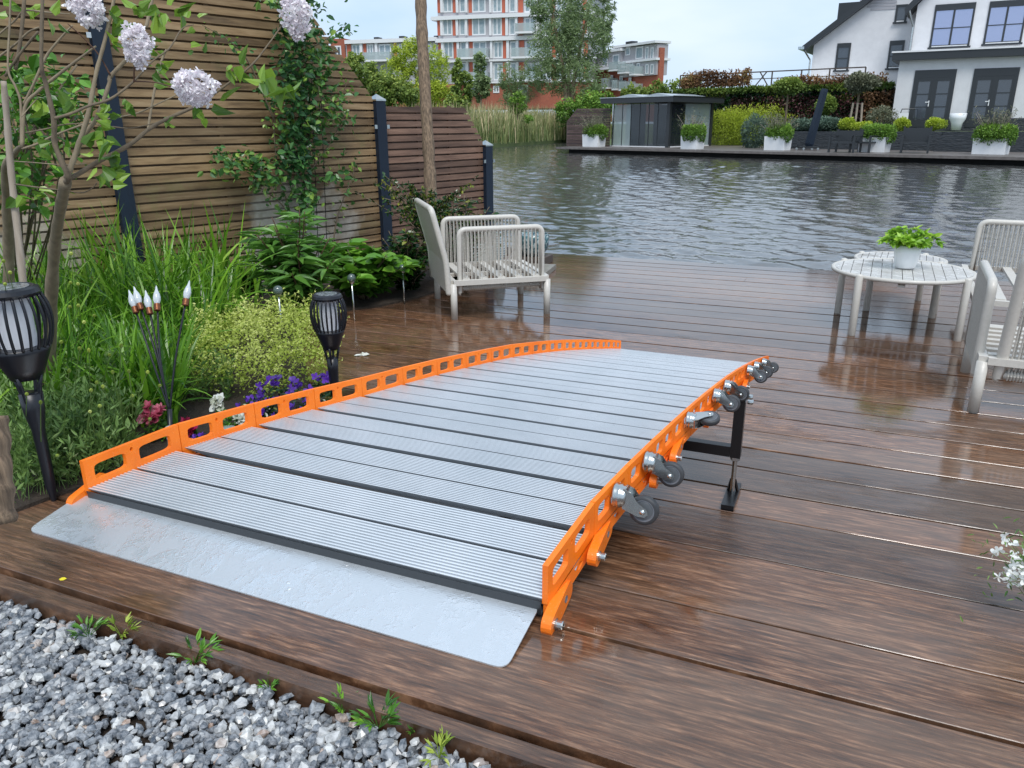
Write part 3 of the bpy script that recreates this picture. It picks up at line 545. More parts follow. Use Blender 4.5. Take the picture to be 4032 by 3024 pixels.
# ---------------------------------------------------------------- garden furniture
def rtube(b, pts, r, n=10, rad=.06, closed=True):          # rounded frame tube
    P = rounded(pts, [rad]*len(pts), 6); b.tube(P, r, n, closed=closed)
def chair_parts(root, Lx, Ly, back=True, arms=('near', 'far'), hs=.24, ha=.615, hb=.76, nslat=5):
    # local frame: x runs from the back to the front, y across, legs at the corners
    for x in (0, Lx):
        for y in (0, Ly): MB().tube([(x, y, 0), (x, y, hs+.01)], .0235, 16).build('leg', M_frame, root, smooth=True)
    f = MB(); w = .038
    for y in (0, Ly): f.span((0.0, y-w/2, hs), (Lx, y+w/2, hs+.034))
    for x in (0, Lx): f.span((x-w/2, w/2+.0005, hs+.0005), (x+w/2, Ly-w/2-.0005, hs+.0335))
    f.span((w/2, Ly/2-.016, hs-.004), (Lx-w/2, Ly/2+.016, hs+.02)); f.build('seat_frame', M_frame, root)
    for k in range(nslat):
        x = Lx*(k+.75)/(nslat+.35); MB().span((x-.026, w/2+.001, hs+.021), (x+.026, Ly-w/2-.001, hs+.040)).build('seat_slat', M_frame, root)
    def arm(y, x0, x1, zt, zb=.20, nm='armrest'):
        b = MB(); P = [(x0, y, zb+.0), (x1, y, zb), (x1, y, zt), (x0, y, zt)]
        q = rounded([(x0, y, zb-.02), (x0, y, zt), (x1, y, zt), (x1, y, zb-.02)], [.001, .05, .05, .001], 7); b.tube(q, .0195, 12); b.tube([(x0, y, zb+.012), (x1, y, zb+.012)], .014, 8)
        a = b.build(nm, M_frame, root, smooth=True); a['_o'] = [0, 0, 0]
        c = MB(); nst = int((x1-x0)/.0142); rj = random.Random(int(y*100+x0*10))
        for k in range(nst):
            x = x0+.024+(x1-x0-.048)*k/(nst-1); d = .013 if k % 2 else -.013; sw = rj.uniform(-.0016, .0016)
            c.tube([(x, y+d, zb+.012), (x+sw, y+d*.8, (zt+zb)/2), (x, y+d*1.2, zt-.004)], .0036, 5, tint=rj.random(), cap=False)
            c.tube([(x, y+.0175*math.cos(t), zb+.012+.0175*math.sin(t)) for t in np.linspace(0, 2*PI, 7)], .0036, 4, cap=False)
        c.build('rope_weave', M_rope, a)
    if 'near' in arms: arm(.036, .055, Lx-.03, ha)
    if 'far' in arms: arm(Ly-.036, .055, Lx-.03, ha)
    if back:
        b = MB(); zs = [.19, .40, hb]; xs = [-.035, -.045, -.135]; y0, y1 = .005, Ly-.005
        # side profile follows a slight kink; solid woven board in a tube frame
        V = []
        for yy in (y0, y1):
            for dx in (-.014, .014):
                for z, x in zip(zs, xs): V.append((x+dx, yy, z))
        b.add(V, [(0, 1, 7, 6), (1, 2, 8, 7), (3, 9, 10, 4), (4, 10, 11, 5), (0, 3, 4, 1), (1, 4, 5, 2), (6, 7, 10, 9), (7, 8, 11, 10)])
        bb = b.build('backrest', M_rope, root); bb['_o'] = [0, 0, 0]
        q = rounded([(xs[0], y0, zs[0]), (xs[1], y0, zs[1]), (xs[2], y0, zs[2]), (xs[2], y1, zs[2]), (xs[1], y1, zs[1]), (xs[0], y1, zs[0])], [.0005, .06, .05, .05, .06, .0005], 6)
        MB().tube(q, .0205, 10).build('back_frame', M_frame, bb, smooth=True)
A_, B_, C_ = G(1790, 1258), G(2160, 1233), G(1735, 1172)
av = B_-A_; bv = C_-A_; ang = math.atan2(av[1], av[0])
ch1 = thing('lounge_chair', A_, 'beige rope lounge chair on its own at the left, beside the shrubs', 'chair', 'beige rope garden seats on the deck', ang); local(ch1)
chair_parts(ch1, .676, .715)
# chair facing the water at the right edge of the view, its back towards us
rA, rB = G(3830, 1622), G(3800, 1465); rv = rB-rA
ch2 = thing('lounge_chair', rA, 'nearest beige rope chair at the right edge, its back turned to us', 'chair', 'beige rope garden seats on the deck', math.atan2(rv[1], rv[0])); local(ch2)
def chair_right(root):
    Lx, Ly = float(np.linalg.norm(rv)), -.72; hs, w = .24, .038
    for x in (0, Lx):
        for y in (0, Ly): MB().tube([(x, y, 0), (x, y, hs+.01)], .025, 16).build('leg', M_frame, root, smooth=True)
    f = MB()
    for y in (0, Ly): f.span((0, y-w/2, hs), (Lx, y+w/2, hs+.034))
    for x in (0, Lx): f.span((x-w/2, Ly+w/2, hs+.0005), (x+w/2, -w/2, hs+.0335))
    f.build('seat_frame', M_frame, root)
    for k in range(7): x = Lx*(k+.6)/7.2; MB().span((x-.022, Ly+w/2, hs+.02), (x+.022, -w/2, hs+.038)).build('seat_slat', M_frame, root)
    # left arm panel, densely woven
    y = .012; x0, x1, zt, zb = .085, Lx-.01, .60, .17
    b = MB(); b.tube(rounded([(x0, y, zb), (x0, y, zt), (x1, y, zt), (x1, y, zb)], [.001, .05, .05, .001], 7), .021, 12)
    a = b.build('armrest', M_frame, root, smooth=True); a['_o'] = [0, 0, 0]
    c = MB()
    for k in range(54): x = x0+.014+(x1-x0-.028)*k/53; c.tube([(x, y+.012, zb+.01), (x, y+.012, zt)], .0052, 5, cap=False); c.tube([(x, y-.012, zb+.01), (x, y-.012, zt)], .0052, 5, cap=False)
    c.build('rope_weave', M_rope, a)
    # rope back close to us
    zt = .76; b = MB(); b.tube(rounded([(.03, -.075, .175), (-.0, -.075, .36), (-.085, -.08, zt), (-.085, Ly+.05, zt), (-.0, Ly+.05, .36), (.03, Ly+.05, .175)], [.001, .08, .06, .06, .08, .001], 7), .026, 12); b.tube([(.027, -.075, .19), (.027, Ly+.05, .19)], .02, 10)
    a = b.build('backrest', M_frame, root, smooth=True); a['_o'] = [0, 0, 0]; c = MB()
    for k in range(46):
        yy = -.11+(Ly+.155)*k/45; d = .013 if k % 2 else -.013; c.tube([(.027+d, yy, .19), (-.0+d, yy, .37), (-.085+d, yy, zt)], .0042, 5, cap=False)
        c.tube([(.027+.024*math.cos(t), yy, .19+.024*math.sin(t)) for t in np.linspace(0, 2*PI, 7)], .0045, 4, cap=False)
    c.build('rope_weave', M_rope, a)
chair_right(ch2)
# two-seat bench behind it, open at the near end
sc_ = G(3786, 1039, .275)
sofa = thing('garden_sofa', (sc_[0], sc_[1], 0), 'beige slatted garden sofa at the right edge, farther from us than the rope chair', 'sofa', 'beige rope garden seats on the deck', R(-3)); local(sofa)
def sofa_parts(root):
    hs, w, Lx, Ly = .24, .04, .75, -1.35
    for x, y in ((.03, Ly+.1), (Lx, Ly+.1), (Lx, -.03)): MB().tube([(x, y, 0), (x, y, hs)], .024, 14).build('leg', M_frame, root, smooth=True)
    f = MB()
    for x in (0, Lx): f.span((x, Ly, hs), (x+w, 0, hs+.034))
    for y in (-w, Ly): f.span((w+.0005, y, hs+.0005), (Lx-.0005, y+w, hs+.0335))
    f.build('seat_frame', M_frame, root)
    for k in range(5): x = .06+.14*k; MB().span((x+.06, Ly+w+.001, hs+.021), (x+.115, -w-.001, hs+.040)).build('seat_slat', M_frame, root)
    x0, x1, y, zt, zb = .07, .78, -.05, .60, .2
    b = MB(); b.tube(rounded([(x0, y, zb), (x0, y, zt), (x1, y, zt), (x1, y, zb)], [.001, .06, .06, .001], 7), .02, 12); a = b.build('armrest', M_frame, root, smooth=True); a['_o'] = [0, 0, 0]; c = MB()
    for k in range(44): x = x0+.026+(x1-x0-.052)*k/43; d = .012 if k % 2 else -.012; c.tube([(x, y+d, zb+.06), (x, y+d, zt)], .0042, 5, cap=False)
    c.build('rope_weave', M_rope, a)
    MB().tube(rounded([(Lx+.03, Ly, .2), (Lx+.10, Ly, .74), (Lx+.10, 0, .74), (Lx+.03, 0, .2)], [.001, .06, .06, .001], 7), .02, 12).build('back_frame', M_frame, root, smooth=True)
sofa_parts(sofa)
def table(P, r, zt, legs, label, rz, lo=0.):
    t = thing('side_table', (P[0], P[1], 0), label, 'table', 'round slatted garden tables', rz); local(t)
    s = MB(); n = 14; w = 2*r/n
    for k in range(n):
        x = -r+w*(k+.5); e = math.sqrt(max(0., (r-.012)**2-max(abs(x-w/2), abs(x+w/2))**2)) if k not in (0, n-1) else r*.25
        e0 = math.sqrt(max(.0004, (r-.012)**2-(x-w/2+.002)**2)) if abs(x-w/2) < r-.012 else .02; e1 = math.sqrt(max(.0004, (r-.012)**2-(x+w/2-.002)**2)) if abs(x+w/2) < r-.012 else .02
        s.hexa([(x-w/2+.002, -e0, zt-.014), (x+w/2-.002, -e1, zt-.014), (x+w/2-.002, e1, zt-.014), (x-w/2+.002, e0, zt-.014), (x-w/2+.002, -e0, zt), (x+w/2-.002, -e1, zt), (x+w/2-.002, e1, zt), (x-w/2+.002, e0, zt)])
    s.build('tabletop', M_tab, t)
    MB().lathe([(r-.014, zt-.020), (r+.006, zt-.022), (r+.012, zt-.010), (r+.008, zt+.001), (r-.004, zt+.0035), (r-.014, zt-.001)], 56).build('rim', M_frame, t, smooth=True)
    MB().span((-r+.02, -.02, zt-.032), (r-.02, .02, zt-.016)).span((-.02, -r+.02, zt-.050), (.02, r-.02, zt-.034)).build('under_frame', M_frame, t)
    for a in range(4):
        x, y = legs*math.cos(lo+PI/4+a*PI/2), legs*math.sin(lo+PI/4+a*PI/2); MB().lathe([(.020, 0), (.0225, .003), (.0225, zt+.000), (.019, zt+.006), (.010, zt+.010), (0, zt+.010)], 16, m4(None, (x, y, 0)), capb=True).build('leg', M_frame, t, smooth=True)
    return t
M_tab = noisy('wet_table_slats', (.46, .44, .40), (.62, .61, .59), 9, (.04, .4))
tq = math.atan2((G(3735, 1330)-G(3360, 1310))[1], (G(3735, 1330)-G(3360, 1310))[0])
table((.365, 5.60), .420, .385, .435, 'larger round slatted table standing in front, with the potted herb on it', R(-2), tq+R(2))
table((.385, 6.28), .30, .352, .315, 'smaller round slatted table half hidden behind the larger one', R(-4), tq+R(4))
pp = D(3563, 1053, 5.0); pp = np.array([pp[0], pp[1], 0]); q = G(3563, 1053, .392)
pot = thing('plant_pot', q, 'white ceramic pot standing on the round table', 'pot'); 
MB(m4(None, q)).lathe([(0, 0), (.058, 0), (.062, .008), (.072, .05), (.079, .10), (.081, .148), (.077, .148), (.074, .128), (0, .124)], 32).build('body', M_pot, pot, smooth=True)
POTQ = q
# pieces behind the left chair: slab, mosaic bowl, bead lamp, glass dome
q = G(2150, 1085, 0); sl = MB(m4(rotz(R(8)), q)); sl.span((-.62, -.10, .002), (.02, .34, .045)); tag(sl.build('paving_slab', M_slab, origin=q), 'pale stone slab lying on the deck behind the left chair', 'slab')
q = G(2100, 1035, 0)+[0, 0, .0]; b = MB(m4(None, q)).span((-.16, -.12, .002), (.16, .12, .075)); tag(b.build('wooden_plinth', M_dwood, origin=q), 'dark wooden block under the mosaic bowl', 'plinth')
b = MB(m4(None, q+[-.01, 0, .078])).lathe([(0, 0), (.10, 0), (.15, .06), (.165, .14), (.158, .20), (.15, .205), (.15, .195), (0, .18)], 30); tag(b.build('mosaic_bowl', M_mosaic, origin=q+[-.01, 0, .078], smooth=True), 'blue green mosaic glass bowl seen through the ropes of the left chair', 'bowl')
q = G(1965, 1060, 0); b = MB(m4(None, q)); prof = [(0, 0), (.07, 0), (.07, .01)]
for k in range(16): z = .02+k*.022; r_ = .062*math.sin(.5+2.2*k/15); prof += [(r_*.8, z), (r_, z+.011), (r_*.8, z+.022)]
tag(b.lathe(prof, 20).build('bead_lamp', M_curt, origin=q), 'white beaded lamp standing behind the left chair', 'lamp')
q = G(1900, 1030, 0); b = MB(m4(None, q)).lathe([(.15, 0), (.148, .06), (.13, .12), (.09, .165), (.04, .187), (0, .19)], 28); tag(b.build('glass_dome', M_bal, origin=q, smooth=True), 'clear glass dome on the ground behind the left chair', 'dome')

# ---------------------------------------------------------------- leaves and stems
LEAF = {'round': ([(0, 0), (.42, .12), (.5, .45), (.3, .82), (0, 1), (-.3, .82), (-.5, .45), (-.42, .12)], .78), 'oval': ([(0, 0), (.5, .28), (.5, .62), (0, 1), (-.5, .62), (-.5, .28)], .55), 'heart': ([(0, 0), (.42, .02), (.5, .38), (.22, .75), (0, 1), (-.22, .75), (-.5, .38), (-.42, .02)], .8), 'lance': ([(0, 0), (.5, .3), (.42, .62), (0, 1), (-.42, .62), (-.5, .3)], .24),
        'petal': ([(0, 0), (.35, .25), (.5, .75), (.2, 1), (-.2, 1), (-.5, .75), (-.35, .25)], .7), 'tri': ([(0, 0), (.5, .5), (0, 1), (-.5, .5)], .6)}
def leaves(b, P, Dn, size, shape='oval', tint=None, fold=.25, droop=.25, mat=0, jit=.25, face_up=.6):
    """many leaves at once: P base points, Dn directions"""
    poly, asp = LEAF[shape]; P = np.asarray(P, float).reshape(-1, 3); Dn = np.asarray(Dn, float).reshape(-1, 3); n = len(P)
    size = np.broadcast_to(size, n)*(1+rng.uniform(-jit, jit, n)); Dn = Dn/(np.linalg.norm(Dn, axis=1)[:, None]+1e-9)
    up = np.tile([0, 0, 1.], (n, 1))*face_up+rng.normal(size=(n, 3))*(1-face_up)+1e-6
    sd_ = np.cross(Dn, up); sd_ /= np.linalg.norm(sd_, axis=1)[:, None]+1e-9; nn = np.cross(sd_, Dn)
    k = len(poly); pw = np.array([p[0] for p in poly]); pl = np.array([p[1] for p in poly])
    mid = np.array([0.]); V = P[:, None, :]+Dn[:, None, :]*(pl[None, :, None]*size[:, None, None])+sd_[:, None, :]*(pw[None, :, None]*asp*size[:, None, None])+nn[:, None, :]*((fold*np.abs(pw)*asp-droop*pl**2)[None, :, None]*size[:, None, None])
    half = [j for j in range(k) if pw[j] >= 0]; tip = int(np.argmax(pl)); V = V.reshape(-1, 3)
    if shape in ('petal', 'tri'): Fc = [tuple(range(i*k, i*k+k)) for i in range(n)]
    else:
        ra, rb = tuple(range(0, tip+1)), tuple(range(tip, k))+(0,); Fc = []
        for i in range(n): o = i*k; Fc += [tuple(o+j for j in ra), tuple(o+j for j in rb)]
    tt = rng.uniform(0, 1, n) if tint is None else np.broadcast_to(tint, n)+rng.uniform(-.12, .12, n)
    b.add(V, Fc, np.repeat(np.clip(tt, 0, 1), k), mat)
def sph(n): v = rng.normal(size=(n, 3)); return v/np.linalg.norm(v, axis=1)[:, None]
def blade(b, P, d, Ln, w, arch=.6, k=7, tint=.5, mat=0, twist=0.):
    d = np.array(d, float); d /= np.linalg.norm(d); h = np.array([d[0], d[1], 0]); hn = np.linalg.norm(h); h = h/hn if hn > 1e-3 else np.array([1., 0, 0]); sd_ = np.array([-h[1], h[0], 0]); p = np.array(P, float); V = []; ang = math.atan2(d[2], hn)
    for i in range(k+1):
        t = i/k; ww = w*min(1, .55+t*2)*(1-t**2.2)*.5+w*.01; tw = sd_*math.cos(twist*t)+np.array([0, 0, 1])*math.sin(twist*t)
        V += [p-tw*ww, p+tw*ww]; a = ang-arch*t*1.9; p = p+(h*math.cos(a)+np.array([0, 0, 1])*math.sin(a))*Ln/k
    b.add(V, [(2*i, 2*i+1, 2*i+3, 2*i+2) for i in range(k)], tint, mat)
def curve(pts, n=6):                                       # smooth path through points
    P = np.array(pts, float); out = []
    for i in range(len(P)-1):
        p0, p1, p2, p3 = P[max(0, i-1)], P[i], P[i+1], P[min(len(P)-1, i+2)]
        for t in np.arange(n)/n: out.append(.5*((2*p1)+(-p0+p2)*t+(2*p0-5*p1+4*p2-p3)*t*t+(-p0+3*p1-3*p2+p3)*t**3))
    out.append(P[-1]); return np.array(out)

# ---------------------------------------------------------------- lilac tree, its blossoms and leaves
def brpath(pts, z0, z1):                                   # (px, py, width px): path at distances z0..z1
    n = len(pts); P = []; r = []
    for i, (x, y_, w) in enumerate(pts):
        d = z0+(z1-z0)*i/(n-1); P.append(D(x, y_, d)); r.append(w*.5*d/F)
    Pc = curve(P, 5); rc = np.interp(np.linspace(0, n-1, len(Pc)), range(n), r); rc = rc*(1+.07*np.sin(np.arange(len(rc))*1.9)+rng.uniform(-.05, .05, len(rc))); return Pc, rc
base = G(188, 1640); db = dep(base)
lil = thing('lilac_tree', base, 'young lilac tree with pale pink blossoms and bare grey branches in front of the fence', 'tree')
tb = MB(); P, r = brpath([(188, 1640, 52), (195, 1400, 48), (203, 1150, 46), (218, 950, 42), (238, 820, 40), (258, 715, 46)], db, 2.5); tb.tube(P, r, 12)
trunk = tb.build('trunk', M_bark, lil, smooth=True); trunk['_o'] = list(base)
tips = []
def branch(pts, z0, z1, m=M_bark, par=None):
    P, r = brpath(pts, z0, z1); b = MB().tube(P, r, 8); b.build('branch', m, lil, smooth=True); tips.append(P); return P
branch([(262, 715, 24), (266, 690, 22), (217, 570, 20), (212, 472, 20), (179, 325, 17), (163, 244, 15), (168, -30, 13)], 2.5, 2.3, M_barkd)
branch([(262, 700, 26), (278, 660, 24), (304, 586, 22), (347, 450, 19), (380, 282, 16), (412, 163, 15), (455, -30, 13)], 2.5, 2.45)
branch([(300, 610, 18), (325, 542, 18), (380, 466, 16), (428, 336, 15), (434, 303, 17), (472, 262, 15), (505, 228, 13)], 2.52, 2.5)
branch([(434, 296, 7), (390, 217, 5), (325, 146, 5), (266, 93, 4)], 2.5, 2.4, M_twig)
branch([(262, 705, 24), (300, 690, 20), (380, 640, 19), (510, 570, 17), (591, 505, 15), (673, 461, 14), (781, 412, 12), (890, 335, 9), (988, 259, 8), (1060, 170, 6), (1118, 88, 5)], 2.5, 2.75, M_barkd)
branch([(214, 466, 12), (280, 447, 11), (347, 418, 11), (434, 390, 10), (521, 325, 9), (597, 244, 7), (667, 190, 6), (716, 114, 5), (762, 97, 3)], 2.38, 2.6, M_barkd)
branch([(526, 320, 6), (613, 325, 5), (705, 350, 4)], 2.45, 2.4, M_twig); branch([(528, 322, 7), (528, 285, 6), (529, 248, 5)], 2.45, 2.4, M_twig)
branch([(87, 586, 8), (150, 565, 8), (217, 532, 8), (336, 488, 7), (445, 465, 6), (542, 445, 6), (640, 400, 5), (700, 372, 4)], 2.6, 2.6)
branch([(81, 526, 6), (180, 508, 6), (255, 490, 6), (353, 488, 5), (450, 500, 5), (521, 504, 4), (618, 483, 3)], 2.6, 2.7, M_barkd)
branch([(583, 512, 9), (592, 450, 9), (618, 304, 9), (640, 230, 9), (655, 195, 8)], 2.9, 2.9); branch([(575, 110, 14), (590, 40, 14), (602, -30, 14)], 2.9, 2.9)
base2 = G(35, 1560)
sh2 = thing('lilac_shrub', base2, 'many-stemmed shrub of bare pale branches at the left edge beside the lilac', 'shrub')
P, r = brpath([(35, 1560, 50), (35, 1300, 44), (34, 1000, 40), (28, 800, 36), (24, 660, 34), (62, 598, 22), (88, 575, 16)], dep(base2), 2.6); MB().tube(P, r, 12).build('trunk', M_bark, sh2, smooth=True)
for pts in ([(84, 580, 12), (82, 412, 10), (60, 340, 9), (32, 271, 8), (38, 100, 8), (42, -30, 7)], [(88, 580, 14), (98, 423, 13), (150, 360, 12), (217, 304, 12), (300, 240, 10), (378, 182, 7)], [(92, 412, 12), (125, 347, 11), (179, 228, 11), (230, 160, 9), (285, 100, 7)], [(-10, 228, 9), (60, 175, 9), (110, 128, 8), (152, 108, 7)], [(20, 300, 10), (80, 210, 10), (150, 125, 10)], [(60, 275, 15), (82, 150, 15), (98, -30, 14)], [(150, 385, 5), (118, 420, 5), (85, 460, 4)], [(55, 635, 4), (130, 640, 4), (240, 648, 4), (340, 645, 3)], [(60, 725, 6), (150, 738, 6), (236, 748, 5)], [(275, 755, 5), (330, 758, 5), (370, 735, 4), (380, 720, 4)], [(-10, 140, 7), (60, 80, 7), (98, 42, 6), (200, 50, 6), (275, 55, 4)]):
    P, r = brpath(pts, 2.6, 2.55); MB().tube(P, r, 8).build('branch', M_bark if random.random() < .6 else M_barkd, sh2, smooth=True)
LD = {}
def pxdir(ang): return RW @ np.array([math.cos(ang), -math.sin(ang), random.uniform(-.5, .5)])
def leafcluster(b, px, py, d, n, Lpx, spread=28, a0=None):
    for _ in range(n):
        a = random.uniform(0, 2*PI) if a0 is None else a0+random.uniform(-1.2, 1.2); q = D(px+random.uniform(-spread, spread), py+random.uniform(-spread, spread), d+random.uniform(-.04, .04)); dr = pxdir(a)
        leaves(b, [q], [dr+np.array([0, 0, -.25])], Lpx*d/F, 'heart', None, .35, .45, 0, .25, .25)
lb = MB(); sc7 = .5425
for x, y_, n, Lp in ((1000, 70, 5, 62), (860, 170, 3, 70), (860, 300, 3, 60), (1150, 290, 2, 70), (1170, 540, 3, 56), (960, 760, 5, 34), (800, 790, 4, 42), (770, 880, 4, 52), (770, 1040, 4, 72), (660, 1100, 4, 58), (880, 1170, 3, 78), (800, 1300, 5, 60), (700, 1250, 3, 56), (1580, 780, 2, 84), (1230, 500, 3, 50), (1440, 820, 3, 46), (1240, 880, 3, 40), (1640, 520, 3, 54), (1760, 520, 4, 66), (1900, 560, 5, 78), (2050, 640, 4, 78), (1430, 340, 3, 36), (1290, 80, 4, 66), (1180, 90, 4, 56), (400, 130, 3, 52), (860, 110, 3, 46), (1160, 370, 4, 30), (1130, 440, 4, 30), (1400, 170, 3, 36)):
    leafcluster(lb, x*sc7, y_*sc7, 2.62 if x > 1000 else 2.45, n, Lp*.92)
lb.build('foliage', M_lil, lil); lb = MB()
for x, y_, n, Lp in ((240, 90, 3, 52), (420, 640, 4, 56), (300, 830, 4, 56), (320, 1080, 4, 58), (450, 1110, 3, 50), (20, 650, 2, 70), (140, 1400, 3, 56), (260, 1400, 4, 60), (60, 60, 3, 50), (500, 740, 4, 50), (190, 640, 3, 40), (430, 920, 3, 36)): leafcluster(lb, x*sc7, y_*sc7, 2.62, n, Lp*.9)
lb.build('foliage', M_lil, sh2)
def blossom(px, py, w, h, d, label, ang=0.):
    c = D(px, py, d); rx, rz = w*.5*d/F, h*.5*d/F; b = MB(); n = int(300*(w*h)/(150*130)); pts = sph(n); pts[:, 0] *= rx; pts[:, 1] *= rx*.8; pts[:, 2] *= rz
    tz = pts[:, 2]/rz; pts[:, :2] *= (1-.35*np.clip(-tz, 0, 1))[:, None]*(1+.12*np.sin(pts[:, 2:3]*160)); pts *= (rng.uniform(.74, 1.04, n)*(1+.16*np.sin(np.arctan2(pts[:, 0], pts[:, 1])*3+px)*np.sin(pts[:, 2]*95+py)))[:, None]
    ca, sa = math.cos(ang), math.sin(ang); cx_, cz_ = RW @ [1, 0, 0], np.array([0, 0, 1.])
    lat = pts[:, 0]*ca-pts[:, 2]*sa; ver = pts[:, 0]*sa+pts[:, 2]*ca; W3 = c+lat[:, None]*cx_+ver[:, None]*cz_+pts[:, 1:2]*(RW @ [0, 0, 1])*-1
    for q, o in zip(W3, W3-c):
        nrm = o/np.linalg.norm(o)*1.+rng.normal(size=3)*.35; Fm = frame(nrm); t = random.uniform(.35, 1.); s = .0125*d/2.5*random.uniform(.8, 1.25)
        for k in range(4):
            a = k*PI/2+random.random(); dd = Fm[:, 0]*math.cos(a)+Fm[:, 1]*math.sin(a)+nrm*.35; leaves(b, [q], [dd], s, 'petal', t, 0, .3, 0, .15, .2)
    o = b.build('blossom', M_flower, origin=c); o['label'] = label; o.parent = lil; o.matrix_parent_inverse = Matrix.Identity(4); o.location = Vector(c)-Vector(base)
blossom(347, 42, 118, 120, 2.42, 'pale lilac blossom with brown withered part at the top left'); blossom(540, 180, 104, 152, 2.38, 'upright pale lilac blossom'); blossom(770, 347, 158, 122, 2.4, 'widest pale lilac blossom, lowest of the tree'); blossom(1166, 68, 108, 146, 2.72, 'pale lilac blossom against the sky')
def stake(name, pts, d0, d1, m, label, cat, n=12):
    P, r = brpath(pts, d0, d1); o = P[0].copy(); return tag(MB().tube(P, r, n).build(name, m, origin=o, smooth=True), label, cat)
stake('wooden_stake', [(100, 1200, 30), (75, 960, 27), (45, 690, 25), (28, 480, 24), (14, 320, 22)], 2.75, 2.55, M_stake, 'pale round wooden stake tied to the left shrub', 'stake')
stake('wooden_post', [(-20, 2060, 150), (-28, 1900, 140), (-32, 1760, 130), (-40, 1640, 125)], 2.1, 2.1, M_pole, 'thick rough round post cut off by the left edge of the view', 'post', 18)
pl = G(1705, 1030); stake('rustic_pole', [(1706, 1030, 47), (1698, 800, 47), (1688, 600, 46), (1676, 400, 45), (1668, 250, 44), (1660, 100, 44), (1655, -60, 43)], 6.7, 6.75, M_pole, 'tall rough wooden pole standing in front of the short fence panel', 'pole', 20)

# ---------------------------------------------------------------- flower bed
def inbed(x, y_):
    return True
gb = MB(); cols = 0                                        # long arching leaves, nobody could count them
def at_fence(t, off): q = P0+(P2-P0)*t; n_ = np.array([fd[1], -fd[0]]); return q+n_*off
for i in range(4200):
    u = random.random()**.85; px = random.uniform(-150, 1080); py = 1130+u*560
    if px > 700 and py > 1130+(1080-px)*1.1: continue
    if px > 880 and random.random() < .5: continue
    q = G(px, py, .01)
    if q[0] < -4.9: continue
    dd = dep(q); h = random.uniform(.36, .68)*(1.0 if py < 1400 else .62 if px > 350 else .75)*(1-.28*max(0, (px-650)/430))
    a = random.uniform(0, 2*PI); lean = random.uniform(.05, .55); blade(gb, q, (math.cos(a)*lean, math.sin(a)*lean, 1), h*random.uniform(1., 1.35), random.uniform(.013, .031), random.choice([.12, .2, .35, .6, .9]), 7, random.random()**1.3*(.35+.65*min(1, h*1.8)), 0, random.uniform(-1, 1))
tag(gb.build('blade_leaves', M_grass), 'mass of long green arching sword leaves in the flower bed', 'plant leaves', kind='stuff')
gb = MB()                                                  # tall clump standing out against the fence
for i in range(150):
    px = random.uniform(330, 960); q = G(px, random.uniform(1190, 1300), .01); a = random.uniform(0, 2*PI); blade(gb, q, (math.cos(a)*.28, math.sin(a)*.28, 1), random.uniform(.5, .92), random.uniform(.02, .040), random.choice([.05, .1, .2, .6, .8]), 9, random.random(), 0, random.uniform(-1, 1))
for x0, y0, x1, y1, h in ((1000, 1250, 1, 0, .5), (900, 1230, 1, .1, .6), (960, 1260, 1, -.1, .55), (820, 1300, 1, 0, .6), (1040, 1290, 1, -.2, .5)):
    q = G(x0, y0, .01); blade(gb, q, (x1*.9, y1, 1.1), h*1.25, .03, .75, 12, .9, 0)
tag(gb.build('tall_sword_leaves', M_grass, origin=G(760, 1250)), 'tallest clump of broad sword leaves, standing against the fence', 'plant')
# lavender, bottom left, with buds on thin stalks
lv = MB(); o = G(300, 1850)
for i in range(1500):
    px = random.uniform(60, 900); py = random.uniform(1530, 1985)
    if py > 1990-(px-60)*.30 or (px > 500 and py > 1590): continue
    q = G(px, py, .01); d = np.array([random.uniform(-.6, .6), random.uniform(-.6, .6), 1]); d /= np.linalg.norm(d); h = random.uniform(.14, .36)*(1. if px < 600 else .75)
    P = np.array([q+d*h*t+np.array([0, 0, -.05*t*t]) for t in np.linspace(0, 1, 4)]); lv.tube(P, .0012, 3, .4, cap=False)
    k = 16; t = rng.uniform(.1, 1, k)[:, None]; Dn = sph(k)*[1, 1, .5]+d*.9; leaves(lv, q+d*h*t, Dn, .036, 'lance', random.random()*.8, .1, .1, 0, .3, .3)
lav = tag(lv.build('lavender_bush', M_lav, origin=o), 'fine grey green lavender bush behind the start of the ramp', 'plant'); lav['_o'] = list(o)
bu = MB(); st = MB()
for px, py in ((14, 1030), (40, 1075), (20, 1120), (280, 1000), (278, 1115), (307, 1120), (274, 1210), (308, 1205), (370, 1245), (477, 1365), (350, 1385), (272, 1465), (313, 1375), (380, 1510), (445, 1470), (405, 1525), (358, 1540), (508, 1465), (580, 1468), (628, 1520), (590, 1650), (393, 1600), (225, 1793), (355, 1623), (105, 1555), (330, 1270), (240, 1350), (430, 1400), (160, 1590), (520, 1560)):
    d_ = random.uniform(2.25, 2.6); p = D(px, py, d_); q = G(px+random.uniform(-60, 60), min(1900-max(0, px-150)*.34, py+random.uniform(250, 460)), .02); P = curve([q, (p+q)/2+[random.uniform(-.02, .02), 0, .04], p], 4); st.tube(P, .0013, 4, .6, cap=False)
    dd = (P[-1]-P[-2]); MB().lathe([(0, 0), (.0045, .004), (.0058, .012), (.0035, .022), (0, .027)], 7, m4(frame(dd), p), tint=random.random()).build('bud', M_yel, lav)
st.build('stalks', M_lav, lav)
